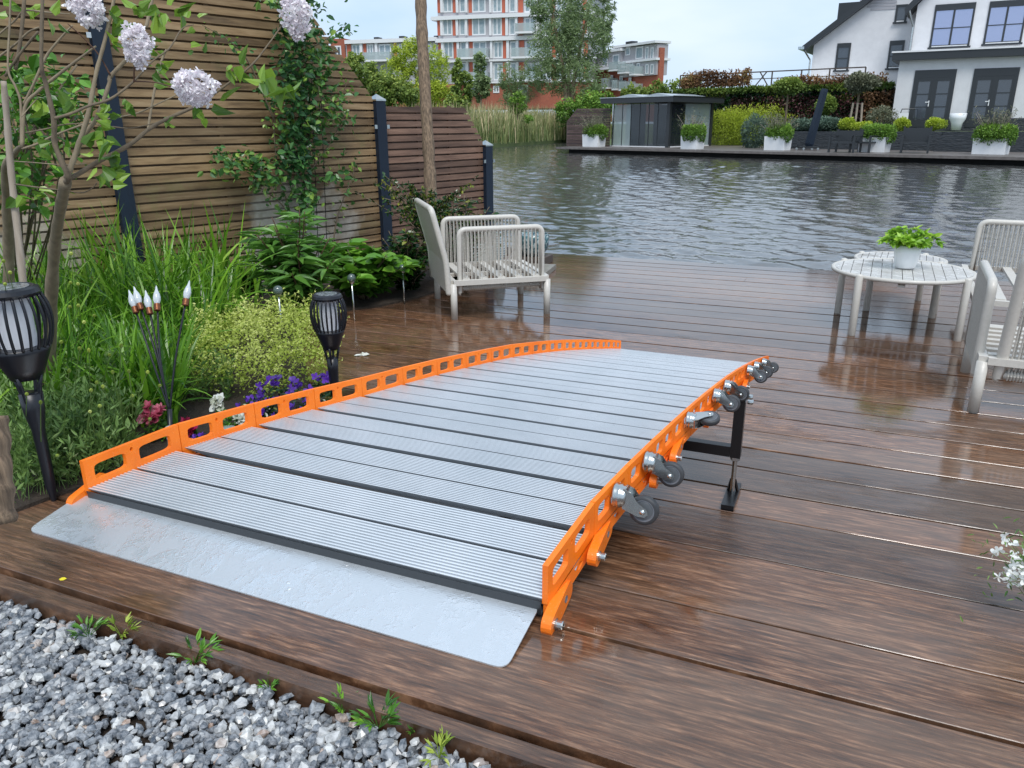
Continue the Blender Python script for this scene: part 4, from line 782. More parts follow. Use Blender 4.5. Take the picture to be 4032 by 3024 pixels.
# golden creeper mound
gm = MB(); o = G(1000, 1440); vv = []
for i in range(15000):
    px = random.uniform(760, 1330); py = random.uniform(1180, 1580)
    q = G(px, py, .01); c = G(1000, 1420, .01); e = ((q[0]-c[0])/.62)**2+((q[1]-c[1])/.85)**2
    if e > 1.05: continue
    h = .25*math.sqrt(max(.01, 1.06-e))*(1+.30*math.sin(q[0]*19+q[1]*7)*math.sin(q[1]*13+2)+.12*math.sin(q[0]*47+q[1]*31)); z = h*(random.random()**.4)+random.random()**6*.05; vv.append(q+[0, 0, z])
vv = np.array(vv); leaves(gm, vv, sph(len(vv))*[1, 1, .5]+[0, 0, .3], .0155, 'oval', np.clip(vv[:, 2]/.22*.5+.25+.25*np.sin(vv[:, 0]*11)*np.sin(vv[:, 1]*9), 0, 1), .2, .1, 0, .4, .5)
for i in range(700):
    q = vv[random.randrange(len(vv))]; p = q+np.array([random.uniform(-.05, .09), random.uniform(-.06, .05), random.uniform(.02, .11)]); gm.tube([q, p], .0009, 3, .8, cap=False); leaves(gm, np.tile(p, (4, 1)), sph(4), .012, 'oval', .95)
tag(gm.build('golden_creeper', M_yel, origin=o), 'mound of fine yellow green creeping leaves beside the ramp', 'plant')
def flowerplant(name, px, py, n, w, m, label, leafm, d=None, fs=.022, h=.13, nleaf=350, petals=5, cat='flower'):
    o = G(px, py, h if name == 'petunia' else .014); o[2] = .014; t = thing(name, o, label, cat); lf = MB(); wr = w*dep(o)/F*.5; P = sph(nleaf)*[wr, wr, h*.8]; P[:, 2] = np.abs(P[:, 2]); leaves(lf, P+o, sph(nleaf)*[1, 1, .4]+[0, 0, .4], .022, 'oval'); lf.build('foliage', leafm, t); fl = MB()
    for i in range(n):
        v = sph(1)[0]*[wr, wr, h]; v[2] = abs(v[2])+.02 if name != 'petunia' else h+random.uniform(-.025, .02); c = o+v; toC = np.array([-.2, -.7, .7]) if name != 'campanula' else np.array([random.uniform(-.5, .5), -.5, .7]); pet_ = name == 'petunia'; nrm = toC+rng.normal(size=3)*(.18 if pet_ else .35); Fm = frame(nrm); tt = random.random()
        fl = MB()
        for k in range(9 if pet_ else petals):
            a = k*2*PI/(9 if pet_ else petals); leaves(fl, [c], [Fm[:, 0]*math.cos(a)+Fm[:, 1]*math.sin(a)+Fm[:, 2]*(.25 if pet_ else .45)], fs*(.62 if pet_ else 1), 'round' if pet_ else 'petal', tt, .15, .15, 0, .2, .3)
        if name == 'petunia': leaves(fl, np.tile(c+Fm[:, 2]*.004, (5, 1)), [Fm[:, 0]*math.cos(a)+Fm[:, 1]*math.sin(a)+Fm[:, 2]*.7 for a in np.arange(5)*1.26+.5], fs*.42, 'round', tt*.8, .1, .3)
        fl.build('bloom', m, t)
    return t
flowerplant('campanula', 1115, 1640, 34, 270, M_purple, 'largest purple bellflower clump, below the golden creeper', M_dark, h=.16, fs=.025)
flowerplant('campanula', 1010, 1665, 10, 150, M_purple, 'dark purple bellflowers left of the largest bellflower clump', M_dark, h=.12, fs=.023)
flowerplant('campanula', 1270, 1600, 11, 130, M_purple, 'purple bellflowers at the foot of the farther torch lamp', M_dark, h=.14, fs=.024)
flowerplant('campanula', 800, 1775, 7, 90, M_purple, 'small dark violet flowers seen through the second orange rail', M_dark, h=.05, fs=.019)
flowerplant('petunia', 605, 1632, 6, 80, M_pink, 'pink petunia rising above the first orange rail', M_hyd, fs=.058, h=.13, nleaf=160)
flowerplant('petunia', 745, 1692, 5, 50, M_red, 'crimson petunia seen through the second orange rail', M_hyd, fs=.060, h=.07, nleaf=120)
flowerplant('petunia', 868, 1605, 4, 55, M_wpet, 'white petunia showing above the orange rail', M_hyd, fs=.054, h=.15, nleaf=120)
flowerplant('petunia', 950, 1640, 3, 40, M_wpet, 'white petunia right of the glass block, seen through the rail', M_hyd, fs=.054, h=.08, nleaf=100)
q = G(905, 1745, .02); tag(MB(m4(rotz(.4), q)).lathe([(.0, 0), (.042, 0), (.048, .02), (.046, .055), (.03, .07), (0, .073)], 14).build('glass_block', M_bal, origin=q, smooth=False), 'clear bumpy glass block light seen through the second rail', 'lamp')
# white flowers, right edge
o = G(4040, 2230, 0); wf = thing('white_flowers', o, 'clump of small white flowers spilling in at the right edge', 'flower'); f1, f2 = MB(), MB()
pc = D(4120, 2230, 2.0)
for i in range(95):
    p = D(random.gauss(4070, 62), random.gauss(2225, 62), 2.0+random.uniform(-.1, .1)); 
    if p[2] < .01: p[2] = .012
    q = pc+np.array([random.uniform(-.02, .06), 0, -.12]); f2.tube([q, (p+q)/2+[0, 0, .02], p], .0009, 3, .6, cap=False); Fm = frame(np.array([-.3, -.7, .7])+rng.normal(size=3)*.5)
    f1 = MB()
    for k in range(5): a = k*1.257; leaves(f1, [p], [Fm[:, 0]*math.cos(a)+Fm[:, 1]*math.sin(a)+Fm[:, 2]*.3], .014, 'petal', .8, 0, .2, 0, .1, .2)
    if i < 95: f1.build('bloom', M_wpet, wf)
leaves(f2, np.tile(pc, (260, 1))+rng.normal(size=(260, 3))*[.08, .08, .05], sph(260), .022, 'lance'); f2.build('foliage', M_lav, wf)
# climbing rose on a wire trellis, on the tall panel
ro = np.array([*(P1+(P2-P1)*.72), 0.]); n_ = np.array([fd[1], -fd[0], 0]); n_ = n_ if n_ @ -ro > 0 else -n_; FP = Plane(P1+n_[:2]*.08, fd)
def on_f(px, py, off=0.): u, z = FP.uz(px, py); return np.array([*(FP.P[:2]+FP.d[:2]*u), z])+n_*off
tr = MB()
for px in (1195, 1240, 1275): tr.tube([on_f(px-14, 300), on_f(px+14, 1010)], .003, 5)
for py in (250, 420, 560, 690, 830): tr.tube([on_f(1170+py*.03, py+2), on_f(1300+py*.03, py)], .003, 5)
tag(tr.build('wire_trellis', M_blacksteel, origin=on_f(1240, 1010)), 'thin dark wire trellis fixed to the tall fence panel', 'trellis')
rs = thing('climbing_rose', on_f(1150, 1150), 'dark leaved climbing rose covering the upper part of the tall fence panel', 'climbing plant'); cs, lf = MB(), MB()
for pts in ([(1180, 1150), (1150, 900), (1090, 700), (1060, 520), (1080, 330), (1120, 100)], [(1190, 1150), (1175, 850), (1200, 600), (1170, 350), (1190, 130), (1240, 20)], [(1090, 700), (1010, 670), (930, 640), (880, 620), (850, 590)], [(1150, 900), (1090, 800), (1000, 740), (950, 700)], [(1060, 480), (960, 260), (880, 170), (790, 100)], [(1180, 560), (1260, 470), (1330, 400), (1345, 330)], [(1195, 700), (1260, 610), (1330, 500), (1350, 430)], [(1290, 1000), (1310, 850), (1370, 690), (1380, 640)], [(1200, 200), (1270, 150), (1330, 110), (1340, 120)]):
    P = curve([on_f(x, y_, random.uniform(.02, .10)) for x, y_ in pts], 5); cs.tube(P, np.linspace(.007, .002, len(P)), 6)
    for q in P[::2]:
        if pts[0][0] == 1090 or pts[0][0] == 1150 or pts[0][0] == 1290 or pts[0][0] == 1060: k = 7
        else: k = 8
        leaves(lf, q+rng.normal(size=(k, 3))*.035, sph(k)*[1, 1, .6]+[0, 0, -.3]+n_*.3, .042, 'oval', random.uniform(.4, 1), .25, .3, 0, .3, .4)
for (cx_, cy_, sx, sy, n) in ((1130, 330, 85, 120, 300), (1120, 120, 60, 90, 170), (1140, 520, 65, 85, 240), (1120, 640, 55, 60, 140), (1160, 760, 50, 55, 100), (960, 630, 45, 30, 60), (1210, 250, 60, 110, 140), (860, 650, 60, 40, 45), (990, 700, 40, 40, 45), (1080, 10, 110, 20, 60), (1260, 430, 70, 90, 90), (1290, 690, 60, 80, 40)):
    for _ in range(int(n*1.12)):
        q = on_f(random.gauss(cx_, sx*.6), random.gauss(cy_, sy*.6), random.uniform(.02, .22)); leaves(lf, [q], [sph(1)[0]*[1, 1, .6]+n_*.5+np.array([0, 0, -.3])], .058, 'oval', (.25 if cx_ in (1130, 1140, 1120) and random.random() < .6 else .98)*random.uniform(.4, 1), .25, .3, 0, .3, .4)
cs.build('stems', M_barkd, rs, smooth=True); lf.build('foliage', M_rose, rs)

def shrub(name, px, py, n, rx, rz, m, Lf, shape, label, stems=14, h0=.1, dens=1., tintf=None, zc=None, stemm=None, cat='shrub', stretch=1.):
    o = G(px, py, .014); t = thing(name, o, label, cat); s, lf = MB(), MB()
    for i in range(stems):
        a = random.uniform(0, 2*PI); rr = rx*random.uniform(.2, 1.); top = o+np.array([math.cos(a)*rr, math.sin(a)*rr, rz*math.sqrt(max(.1, 1-(rr/rx)**2*.75))*random.uniform(.8, 1.08)]); P = curve([o+[math.cos(a)*.03, math.sin(a)*.03, 0], o+(top-o)*[.35, .35, .5], top], 5); s.tube(P, np.linspace(.008, .003, len(P)), 6)
        k = int(n/stems); tt = np.sort(rng.uniform(h0, 1, k)); idx = (tt*(len(P)-1)).astype(int); base_ = P[idx]; ph = np.arange(k)*2.4+i; dn = np.stack([np.cos(ph), np.sin(ph), rng.uniform(.0, .6, k)], 1)
        leaves(lf, base_+dn*.012, dn, Lf, shape, np.clip(tt*.6+rng.uniform(0, .35, k), 0, 1), .25, .35, 0, .3, .75)
    s.build('stems', stemm or M_barkd, t, smooth=True); lf.build('foliage', m, t); return t
shrub('lily_shrub', 1195, 1235, 900, .34, .78, M_lance, .15, 'lance', 'leafy shrub with long pointed leaves in front of the tall fence panel', 22, .22, stemm=M_twig)
shrub('hydrangea', 1435, 1175, 1150, .46, .42, M_hyd, .115, 'round', 'low hydrangea bush with broad bright green leaves at the edge of the deck', 34, .3)
shrub('hydrangea_seedling', 985, 1160, 90, .22, .22, M_hyd, .10, 'oval', 'few broad green leaves poking out beside the dark gap under the fence', 10, .3)
shrub('evergreen_shrub', 1790, 1105, 2600, .50, .72, M_dark, .052, 'oval', 'dark glossy evergreen shrub with yellow tips behind the left chair', 60, .12)
shrub('evergreen_shrub', 1610, 1140, 1500, .36, .50, M_dark, .050, 'oval', 'dark glossy evergreen shrub between the hydrangea and the left chair', 40, .1)
tw = thing('barberry_twigs', G(1560, 1130), 'loose yellow tipped twigs sprawling over the navy post', 'shrub'); s, lf = MB(), MB()
for i in range(60):
    p = D(random.gauss(1660, 110), random.gauss(790, 55), 6.3); q = D(1680, 930, 6.4); P = curve([q, (p+q)/2+[0, 0, random.uniform(0, .12)], p], 4); s.tube(P, .0028, 4, cap=False)
    for r_ in P[3::1]: leaves(lf, np.tile(r_, (4, 1)), sph(4), .032, 'oval', random.uniform(.5, 1.0))
s.build('stems', M_barkd, tw); lf.build('foliage', M_dark, tw)
fern = MB()                                                # green shrub far left behind the lilac
for (cx_, cy_, sx, sy, n) in ((120, 420, 170, 190, 500), (60, 700, 160, 120, 350), (250, 400, 80, 100, 160)):
    for _ in range(n): q = D(random.gauss(cx_, sx*.6), random.gauss(cy_, sy*.55), random.uniform(3.5, 4.2)); leaves(fern, [q], [sph(1)[0]*[1, 1, .6]], random.choice([.05, .08]), 'lance' if random.random() < .5 else 'oval', random.uniform(0, .9))
oo = G(60, 1300); fs_ = thing('leafy_shrub', oo, 'green leafy shrub in the far left corner by the fence', 'shrub'); fern.build('foliage', M_hyd, fs_); sb = MB()
for i in range(12): sb.tube(curve([oo+[random.uniform(-.1, .1), 0, 0], D(random.uniform(0, 260), 700, 3.8), D(random.uniform(-50, 320), random.uniform(250, 500), 3.8)], 4), .005, 5)
sb.build('stems', M_barkd, fs_)
# weeds between gravel and deck
wlab = ['small feathery weed at the left end of the gravel edge', 'yellowish weed right of the feathery one, at the deck edge', 'taller weed with broad upright leaf, third along the gravel edge', 'small weed with brown blade in the middle of the gravel edge', 'leafy weed fourth from the right along the gravel edge', 'largest spreading weed at the gravel edge', 'tiny two-leaf weed right of the spreading one', 'reddish weed nearest the bottom of the view']
for (px, py, n, w), lb_ in zip(((350, 2510, 12, 80), (480, 2510, 12, 80), (770, 2610, 14, 90), (1060, 2720, 9, 50), (1350, 2810, 10, 70), (1490, 2870, 14, 90), (1625, 2890, 5, 40), (1730, 2985, 10, 70)), wlab):
    o = G(px, py, -.045); b = MB(); s = w/1900.
    for i in range(n):
        a = random.uniform(0, 2*PI); d = np.array([math.cos(a), math.sin(a), random.uniform(.4, 1.4)]); d /= np.linalg.norm(d); q = o+d*s*random.uniform(.3, 1.1)+[0, 0, .008]; b.tube([o, q], .0009, 4, .2, cap=False)
        leaves(b, [q, q, q], [d, d+[.5, -.3, 0], d+[-.5, .3, 0]], s*.75, 'lance', random.random(), .2, .2, 0, .2, .7)
    if n == 14 and px < 800: blade(b, o, (.2, .1, 1), .05, .014, .3, 5, .9)
    tag(b.build('weed', M_hyd if px not in (480, 1730) else M_yel, origin=o), lb_, 'weed', 'weeds along the gravel edge')
q = G(232, 2282, .0005); b = MB(); leaves(b, [q+[0, 0, .0015]], [(1, .6, 0)], .02, 'oval', 1., 0, 0); tag(b.build('yellow_petal', mat('yellow_petal', (.75, .62, .02), .5), origin=q), 'small yellow petal lying on the nearest deck board', 'petal')
q = G(1425, 1400, .0005); b = MB(); leaves(b, [q+[0, 0, .002]]*5, sph(5)*[1, 1, .1], .04, 'oval', .5, .3, .1); tag(b.build('fallen_blossom', M_wpet, origin=q), 'white bit of fallen blossom on the deck left of the ramp', 'petal')

# ---------------------------------------------------------------- garden lights
def torch(P, s, label, pyt, wr=1.2):
    t = thing('solar_torch', P, label, 'lamp', 'black solar torch lamps in the flower bed'); local(t); q_ = s*wr; HT = ZAT(P, pyt); Z = lambda k: HT+(k-.784)*s if k > .25 else (k/.25)*(HT+(.25-.784)*s)
    b = MB(); b.lathe([(.006, Z(-.02)), (.018, Z(.06)), (.022, Z(.26)), (.025*q_, Z(.33)), (.028*q_, Z(.40))], 14, capt=True); 
    for k in range(4):
        a = k*PI/2+.4; P_ = [(math.cos(a)*r_*q_, math.sin(a)*r_*q_, Z(z)) for r_, z in ((.020, .36), (.024, .395), (.029, .43), (.036, .47))]; b.tube(P_, .0075*s, 6)
    b.build('stake', M_black, t, smooth=True)
    MB().lathe([(.0, Z(.455)), (.036*q_, Z(.457)), (.048*q_, Z(.495)), (.058*q_, Z(.53)), (.066*q_, Z(.556)), (.070*q_, Z(.575)), (.064*q_, Z(.575)), (0, Z(.572))], 30).build('cup', M_black, t, smooth=True)
    b = MB(); n = 24
    for k in range(n):
        a = k*2*PI/n; P_ = [((r_)*q_*math.cos(a), (r_)*q_*math.sin(a), Z(z)) for r_, z in ((.067, .572), (.077, .615), (.0815, .665), (.0775, .715), (.066, .755))]; Pc = curve(P_, 3); b.tube(Pc, .0052*s, 6)
    b.build('cage', M_black, t, smooth=True)
    MB().lathe([(.0, Z(.782)), (.050*q_, Z(.781)), (.056*q_, Z(.784)), (.066*q_, Z(.778)), (.070*q_, Z(.764)), (.066*q_, Z(.752)), (0, Z(.752))], 36).build('lid', M_black, t, smooth=False)
    MB().lathe([(0, Z(.7835)), (.047*q_, Z(.7835)), (.047*q_, Z(.7815))], 30).build('solar_panel', M_solar, t)
    MB().lathe([(.041*q_, Z(.575)), (.041*q_, Z(.752))], 28).build('frosted_tube', M_diff, t, smooth=True)
M_solar = noisy('solar_panel', (.02, .025, .03), (.35, .38, .40), 60, (.05, .3))
lp1 = G(212, 1970, 0); torch((lp1[0], lp1[1], 0), .98, 'large black solar torch lamp at the left edge with white frosted tube', 1128, 1.40); lp2 = G(1325, 1615, 0)
torch((lp2[0], lp2[1], 0), .80, 'smaller black solar torch lamp behind the ramp rail', 1156, 1.24)
print('lamps', lp1, lp2, dep(lp1), dep(lp2))
def globe(px, py, pyb, label):
    o = G(px+6, pyb, .01); z = ZAT(o, py); t = thing('globe_light', o, label, 'lamp', 'glass ball stake lights'); local(t)
    MB().tube([(0, 0, -.05), (0, 0, z-.02)], .006, 10).build('stake', M_zinc, t, smooth=True); MB().lathe([(.006, z-.035), (.016, z-.028), (.019, z-.018), (.019, z-.010)], 16).build('collar', M_zinc, t, smooth=True)
    MB().lathe([(.029*math.sin(a)+.0001, z+.008-.029*math.cos(a)) for a in np.linspace(.4, PI, 14)], 20).build('glass_ball', M_ball, t, smooth=True)
M_ball = mat('cracked_glass', (.10, .14, .13), .06, 0, 1., Alpha=.75)
globe(1112, 1155, 1370, 'glass ball stake light left of the farther torch lamp'); globe(1390, 1105, 1262, 'glass ball stake light in front of the hydrangea'); globe(1586, 1065, 1190, 'glass ball stake light half hidden by the hydrangea, nearest the chair')
o = G(668, 1800, .01); t = thing('bulb_stake_light', o, 'black stake light with five clear pointed bulbs on copper coloured caps', 'lamp'); dd_ = dep(o); st = MB(); st.tube([o-[0, 0, .05], D(668, 1610, dd_)], .010, 10); st.build('stake', M_black, t, smooth=True)
M_bulb = mat('clear_bulb', (.78, .82, .84), .08, 0, 1., Alpha=.85)
for (x, y_, ax_, mx_) in ((538, 1235, -.55, 600), (558, 1222, -.15, 622), (592, 1240, -.12, 628), (620, 1225, .02, 632), (728, 1205, .5, 690)):
    p1 = D(x, y_, dd_+.03); p2 = D(mx_, 1420, dd_); P = curve([D(668, 1620, dd_), p2, p1], 6); MB().tube(P, .0042, 8).build('stem', M_black, t, smooth=True); dr = P[-1]-P[-2]; Mx = m4(frame(dr), p1)
    prof = [(.006, 0)]
    for k in range(5): prof += [(.0115, .002+k*.006), (.0135, .005+k*.006), (.0115, .008+k*.006)]
    MB(Mx).lathe(prof, 14).build('copper_cap', M_copper, t, smooth=True); MB(Mx).lathe([(.010, .032), (.0145, .045), (.0155, .058), (.012, .075), (.006, .090), (.003, .105), (0, .112)], 14).build('bulb', M_bulb, t, smooth=True)
q = G(683, 1790, .01); tag(MB(m4(None, q)).box((0, 0, .06), (.022, .022, .13)).build('glass_rod_light', M_mosaic, origin=q), 'small bubbly glass rod standing at the foot of the bulb stake light', 'lamp')
hb, hs_ = MB(), MB(); tp = POTQ+[0, 0, .13]
for i in range(80):
    d = sph(1)[0]*[1, 1, .6]+[0, 0, .7]; d /= np.linalg.norm(d); h = random.uniform(.07, .165); p = tp+d*h*[1.1, 1.1, .85]; hs_.tube([tp+[0, 0, -.02], p], .0016, 4, cap=False); k = 9
    leaves(hb, np.tile(p, (k, 1)), sph(k)*[1, 1, .45]+d*.4, .042, 'oval', random.uniform(.2, 1), .25, .35, 0, .3, .7)
herb = thing('potted_herb', tp, 'bright green herb growing in the white pot on the table', 'plant'); hs_.build('stems', M_hyd, herb); hb.build('foliage', M_basil, herb)

# ---------------------------------------------------------------- the other bank: dock, gazebo, planters
DE = np.array([.9285, -.3714]); DN = np.array([.3714, .9285])
def dock_pt(e, n): q = np.array([-1.60, 35.1])+DE*e+DN*n; return q
dang = math.atan2(DE[1], DE[0])
dk = MB(m4(rotz(dang), (-1.60, 35.1, 0))); ZD = .10
eL = -14.2
dk.span((eL, -.02, .0), (30, .10, ZD+.0)); dk.span((eL, .1005, .04), (30, 9, ZD-.002)); tag(dk.build('dock', M_dkpl), kind='structure')
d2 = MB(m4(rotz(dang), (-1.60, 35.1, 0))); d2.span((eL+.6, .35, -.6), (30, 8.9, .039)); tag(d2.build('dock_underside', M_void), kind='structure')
def gd(px, py, z=ZD): q = G(px, py, z); return q
def foliage(b, c, r, n, Ls, shape='oval', top=1., tfun=None, shell=.55):
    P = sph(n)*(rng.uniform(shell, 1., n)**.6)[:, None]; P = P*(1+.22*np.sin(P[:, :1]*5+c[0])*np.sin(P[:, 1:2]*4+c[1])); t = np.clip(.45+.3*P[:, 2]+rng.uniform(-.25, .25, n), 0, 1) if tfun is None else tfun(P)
    leaves(b, P*np.array(r)+np.array(c), P*.8+sph(n)*.7, Ls, shape, t, .15, .15, 0, .4, .4)
def planter(pxl, pxc, pxr, pyb, pyt, label, shrubn, sh=0.):
    bc = gd(pxc, pyb); P = bc+np.array([*(DN*.0), 0]); w1 = (pxc-pxl)*dep(bc)/F/.93; w2 = (pxr-pxc)*dep(bc)/F/.75; zt = ZAT(bc, pyt)
    t = thing('planter', (bc[0], bc[1], ZD), label, 'planter', 'white square planters along the far dock'); M = m4(rotz(dang), (bc[0], bc[1], 0))
    wd = max(w1, w2); MB(M).hexa([(-wd*.92, .02, ZD+.003), (0.0, 0, ZD+.003), (0, .62, ZD+.003), (-wd*.92, .62, ZD+.003), (-wd*.94, .0, zt), (.02, -.02, zt), (.02, .66, zt), (-wd*.94, .66, zt)]).build('box', M_white, t)
    hb = MB(); Rz = rotz(dang); n = 2600
    for k in range(5):
        c = np.array([-wd*(.05+.18*k), .3+random.uniform(-.1, .1), zt+.08]); cw = Rz @ c+[bc[0], bc[1], 0]; foliage(hb, cw+[0, 0, .04], (wd*.23, .44, .36), 1500, .075, 'tri', tfun=None)
    o = hb.build('grass_cushion', M_hedge, t)
    if shrubn:
        s, lf = MB(), MB(); c = Rz @ np.array([-wd*.45+sh, .32, zt])+[bc[0], bc[1], 0]
        for i in range(26):
            a = random.uniform(0, 2*PI); r_ = random.uniform(.1, .85); tp = c+[math.cos(a)*r_, math.sin(a)*r_*.6, random.uniform(.5, .98)]; P = curve([c, (c+tp)/2+[0, 0, -.06], tp], 4); s.tube(P, .007, 4); leaves(lf, P[4:][rng.integers(0, len(P)-4, shrubn*2)]+rng.normal(size=(shrubn*2, 3))*.13, sph(shrubn*2), .10, 'lance')
        s.build('stems', M_stake, t); lf.build('foliage', M_olive, t)
    return t
planter(2311, 2353, 2417, 579, 530, 'white planter farthest left, in front of the gazebo glass wall', 20); planter(2667, 2742, 2783, 588, 535, 'white planter in front of the gazebo corner post with bare shrub', 8)
planter(2999, 3086, 3122, 593, 537, 'white planter right of the gazebo, with a wispy shrub', 18); planter(3376, 3480, 3510, 601, 541, 'white planter with only a grass cushion, before the dark garden chairs', 0); planter(3835, 3953, 3980, 610, 545, 'white planter farthest right with an olive shrub', 22)
# wooden screen with sloping end, left end of the dock
sA = gd(2232, 574); sB = gd(2325, 575); zt = ZAT(sA, 430); u = np.array([sB[0]-sA[0], sB[1]-sA[1]]); u /= np.linalg.norm(u); t = thing('slatted_screen', (sA[0], sA[1], ZD), 'brown slatted wooden screen with a sloping corner at the left end of the dock', 'screen', None, math.atan2(u[1], u[0])); local(t)
hh = zt-ZD; w = 2.6; z = 0.; s = MB()
while z < hh:
    x0 = 0 if z < hh*.66 else (z-hh*.66)/(hh*.34)*.62; s.span((x0, 0, z), (w, .03, z+.07), random.random()); z += .085
s.build('slats', M_screen, t); MB().bar((0, .04, 0), (0, .04, hh*.66), .07).bar((0, .04, hh*.66), (.62, .04, hh), .06).build('edge_post', M_dwood, t)
# gazebo
gC, gL = gd(2628, 581), gd(2400, 577); ga = math.atan2(DE[1], DE[0]); Lg = float((gC-gL)[:2] @ DE); 
t = thing('gazebo', (gC[0], gC[1], ZD), 'anthracite garden room with glass walls, flat roof and two low roof lights on the dock', 'gazebo', None, ga); local(t)
Hg = ZAT(gC, 402)-ZD; Dg = 3.9; Lg = max(3.2, Lg)
for i, (x, y_) in enumerate(((0, 0), (0, Dg), (-Lg, Dg))): MB().span((x-.09, y_-.09, 0), (x+.09, y_+.09, Hg)).build('post', M_anth, t)
MB().span((-Lg-.03, -.05, 0), (-Lg+.03, .03, Hg)).build('drain_pipe', M_zinc, t)
rf = MB(); rf.span((-Lg-.5, -.5, Hg+.001), (.5, Dg+.4, Hg+.26)).build('roof', M_anth, t); MB().span((-Lg-.53, -.53, Hg+.261), (.53, Dg+.43, Hg+.29)).build('roof_trim', M_zinc, t)
for x in (-Lg*.76, -Lg*.27): MB().add([(x-.95, .2, Hg+.302), (x+.95, .2, Hg+.302), (x, .2, Hg+.45), (x-.95, Dg-.3, Hg+.302), (x+.95, Dg-.3, Hg+.302), (x, Dg-.3, Hg+.45)], [(0, 1, 2), (5, 4, 3), (1, 4, 5, 2), (0, 2, 5, 3)], mat=0).build('roof_light', [M_rl := mat('roof_light_panel', (.30, .34, .37), .25)], t)
M_gz = mat('tinted_glass', (.02, .028, .034), .03, 0, 1., Alpha=.62); M_grp = noisy('grey_blue_boards', (.16, .21, .235), (.20, .25, .27), 3, (.4, .6), sc=(1, 1, 10))
for k in range(6):
    x0 = -Lg+.06+k*(Lg-.16)/6; x1 = x0+(Lg-.16)/6-.03; MB().span((x0, .0, .06), (x1, .015, Hg-.06)).build('glass_panel', M_gz if k > 1 else M_bal, t)
    MB().span((x1, -.015, .03), (x1+.03, .035, Hg-.02)).build('mullion', M_anth, t)
MB().span((-Lg+.1, 1.0, .02), (-Lg*.62, 1.06, Hg-.03)).build('back_wall', M_grp, t); MB().span((-Lg*.60, Dg-.1, .02), (-Lg*.50, Dg-.04, Hg-.03)).span((-Lg+.1, Dg-.1, .02), (-Lg*.62, Dg-.04, Hg-.03)).build('rear_wall', M_anth, t)
MB().span((-.012, .1, .05), (.004, Dg*.35, Hg-.05)).build('glass_panel', M_gz, t); MB().span((-.012, Dg*.37, .05), (.004, Dg-.1, Hg-.05)).build('glass_panel', M_bal, t)
MB().span((-Lg, -.06, .001), (.09, .06, .05)).span((-.05, .1, .001), (.05, Dg, .05)).build('threshold', M_sill, t)
hb_ = MB(); hb_.bar((-Lg*.2, 1.3, .9), (-.3, 1.6, 1.45), .05).bar((-.5, 1.2, 0), (-.5, 1.2, .45), .08).box((-1.2, 1.6, .35), (.7, .5, .5)); hb_.build('indoor_seat', M_dwood, t)

# retaining wall of dark stacked stone with steps
wA, wB = gd(3135, 585), gd(3725, 591); WP = Plane(wA, (1., -.30)); 
def wz(px, py): return WP.uz(px, py)
t = thing('stone_wall', (wA[0], wA[1], 0), 'low dark stacked slate wall behind the dock planters', 'wall'); uz0, z0 = wz(3135, 515); uz1, z1 = wz(4060, 510); ZW = ZAT(wA, 517)
M = WP.M(); uS0, _ = wz(3700, 560); uS1, _ = wz(3845, 560)
MB(M).span((-.3, 0, 0), (uS0, .35, ZW)).span((uS1, 0, 0), (uS1+9, .35, ZW)).build('wall', M_slate, t)
st_ = thing('garden_steps', (*(WP.P[:2]+WP.d[:2]*uS0), 0), 'dark garden steps leading from the dock up to the terrace', 'steps'); n = 5
for k in range(n): MB(M).span((uS0+.001, -.9+.30*k, .02), (uS1-.001, -.9+.30*(k+1)+.03, ZD+(ZW-ZD)*(k+1)/n)).build('step', M_slate, st_)
ter = MB(M).span((-.35, .351, 0), (uS1+14, 26, ZW-.03)); tag(ter.build('terrace', M_turf), kind='structure')
def onter(px, off): # point on the terrace plane, off metres behind the wall line
    q = Plane(WP.P+WP.M()[:3, 1]*off, WP.d); u, _ = q.uz(px, 500); return q.P+q.d*u
def ball(name, px, py0, py1, w, m, label, off=1., trunk=None, cat='shrub', n=2600, ls=.07, supports=False, squash=None):
    P = onter(px, off) if off is not None else gd(px, py1+0); d_ = dep(P); z0, z1 = ZAT(P, py1), ZAT(P, py0); t = thing(name, (P[0], P[1], ZW-.03), label, cat); r_ = w*.5*d_/F; lf = MB(); c = (P[0], P[1], (z0+z1)/2); foliage(lf, c, (r_, r_*.9, (z1-z0)/2), n, ls, 'oval'); foliage(lf, c, (r_*.8, r_*.7, (z1-z0)*.4), n//2, ls, 'oval'); lf.build('crown' if trunk else 'foliage', m, t)
    b = MB(); b.tube([(P[0], P[1], ZW-.05), (P[0], P[1], (z0+z1)/2)], .05 if trunk else .04, 8); b.build('trunk', M_barkd, t)
    if supports:
        for dx in (-.28, 0, .28): MB().tube([(P[0]+dx, P[1]-.15, ZW-.03), (P[0]+dx*.7, P[1]-.15, ZAT(P, 405))], .05, 8).build('support_stake', M_stake, t)
    return t
ball('variegated_tree', 3365, 290, 362, 118, M_olive, 'pale ball headed tree on three support stakes in front of the maroon hedge', 3., True, 'tree', 2600, .11, True)
ball('ball_tree', 3090, 308, 370, 100, M_bush, 'ball headed tree left of the dark folded parasol', 3., True, 'tree', 2400, .11); ball('ball_tree', 3243, 378, 452, 76, M_bush, 'small ball headed tree just right of the folded parasol', 2., True, 'tree', 2200, .09)
for px, w, lb_ in ((3336, 58, 'round golden shrub below the tree with support stakes'), (3550, 60, 'round golden shrub beside the left terrace doors'), (3680, 72, 'wider round golden shrub below the left terrace doors')): ball('globe_shrub', px, 465, 512, w, M_ylw, lb_, .8, None, 'shrub', 1900, .055)
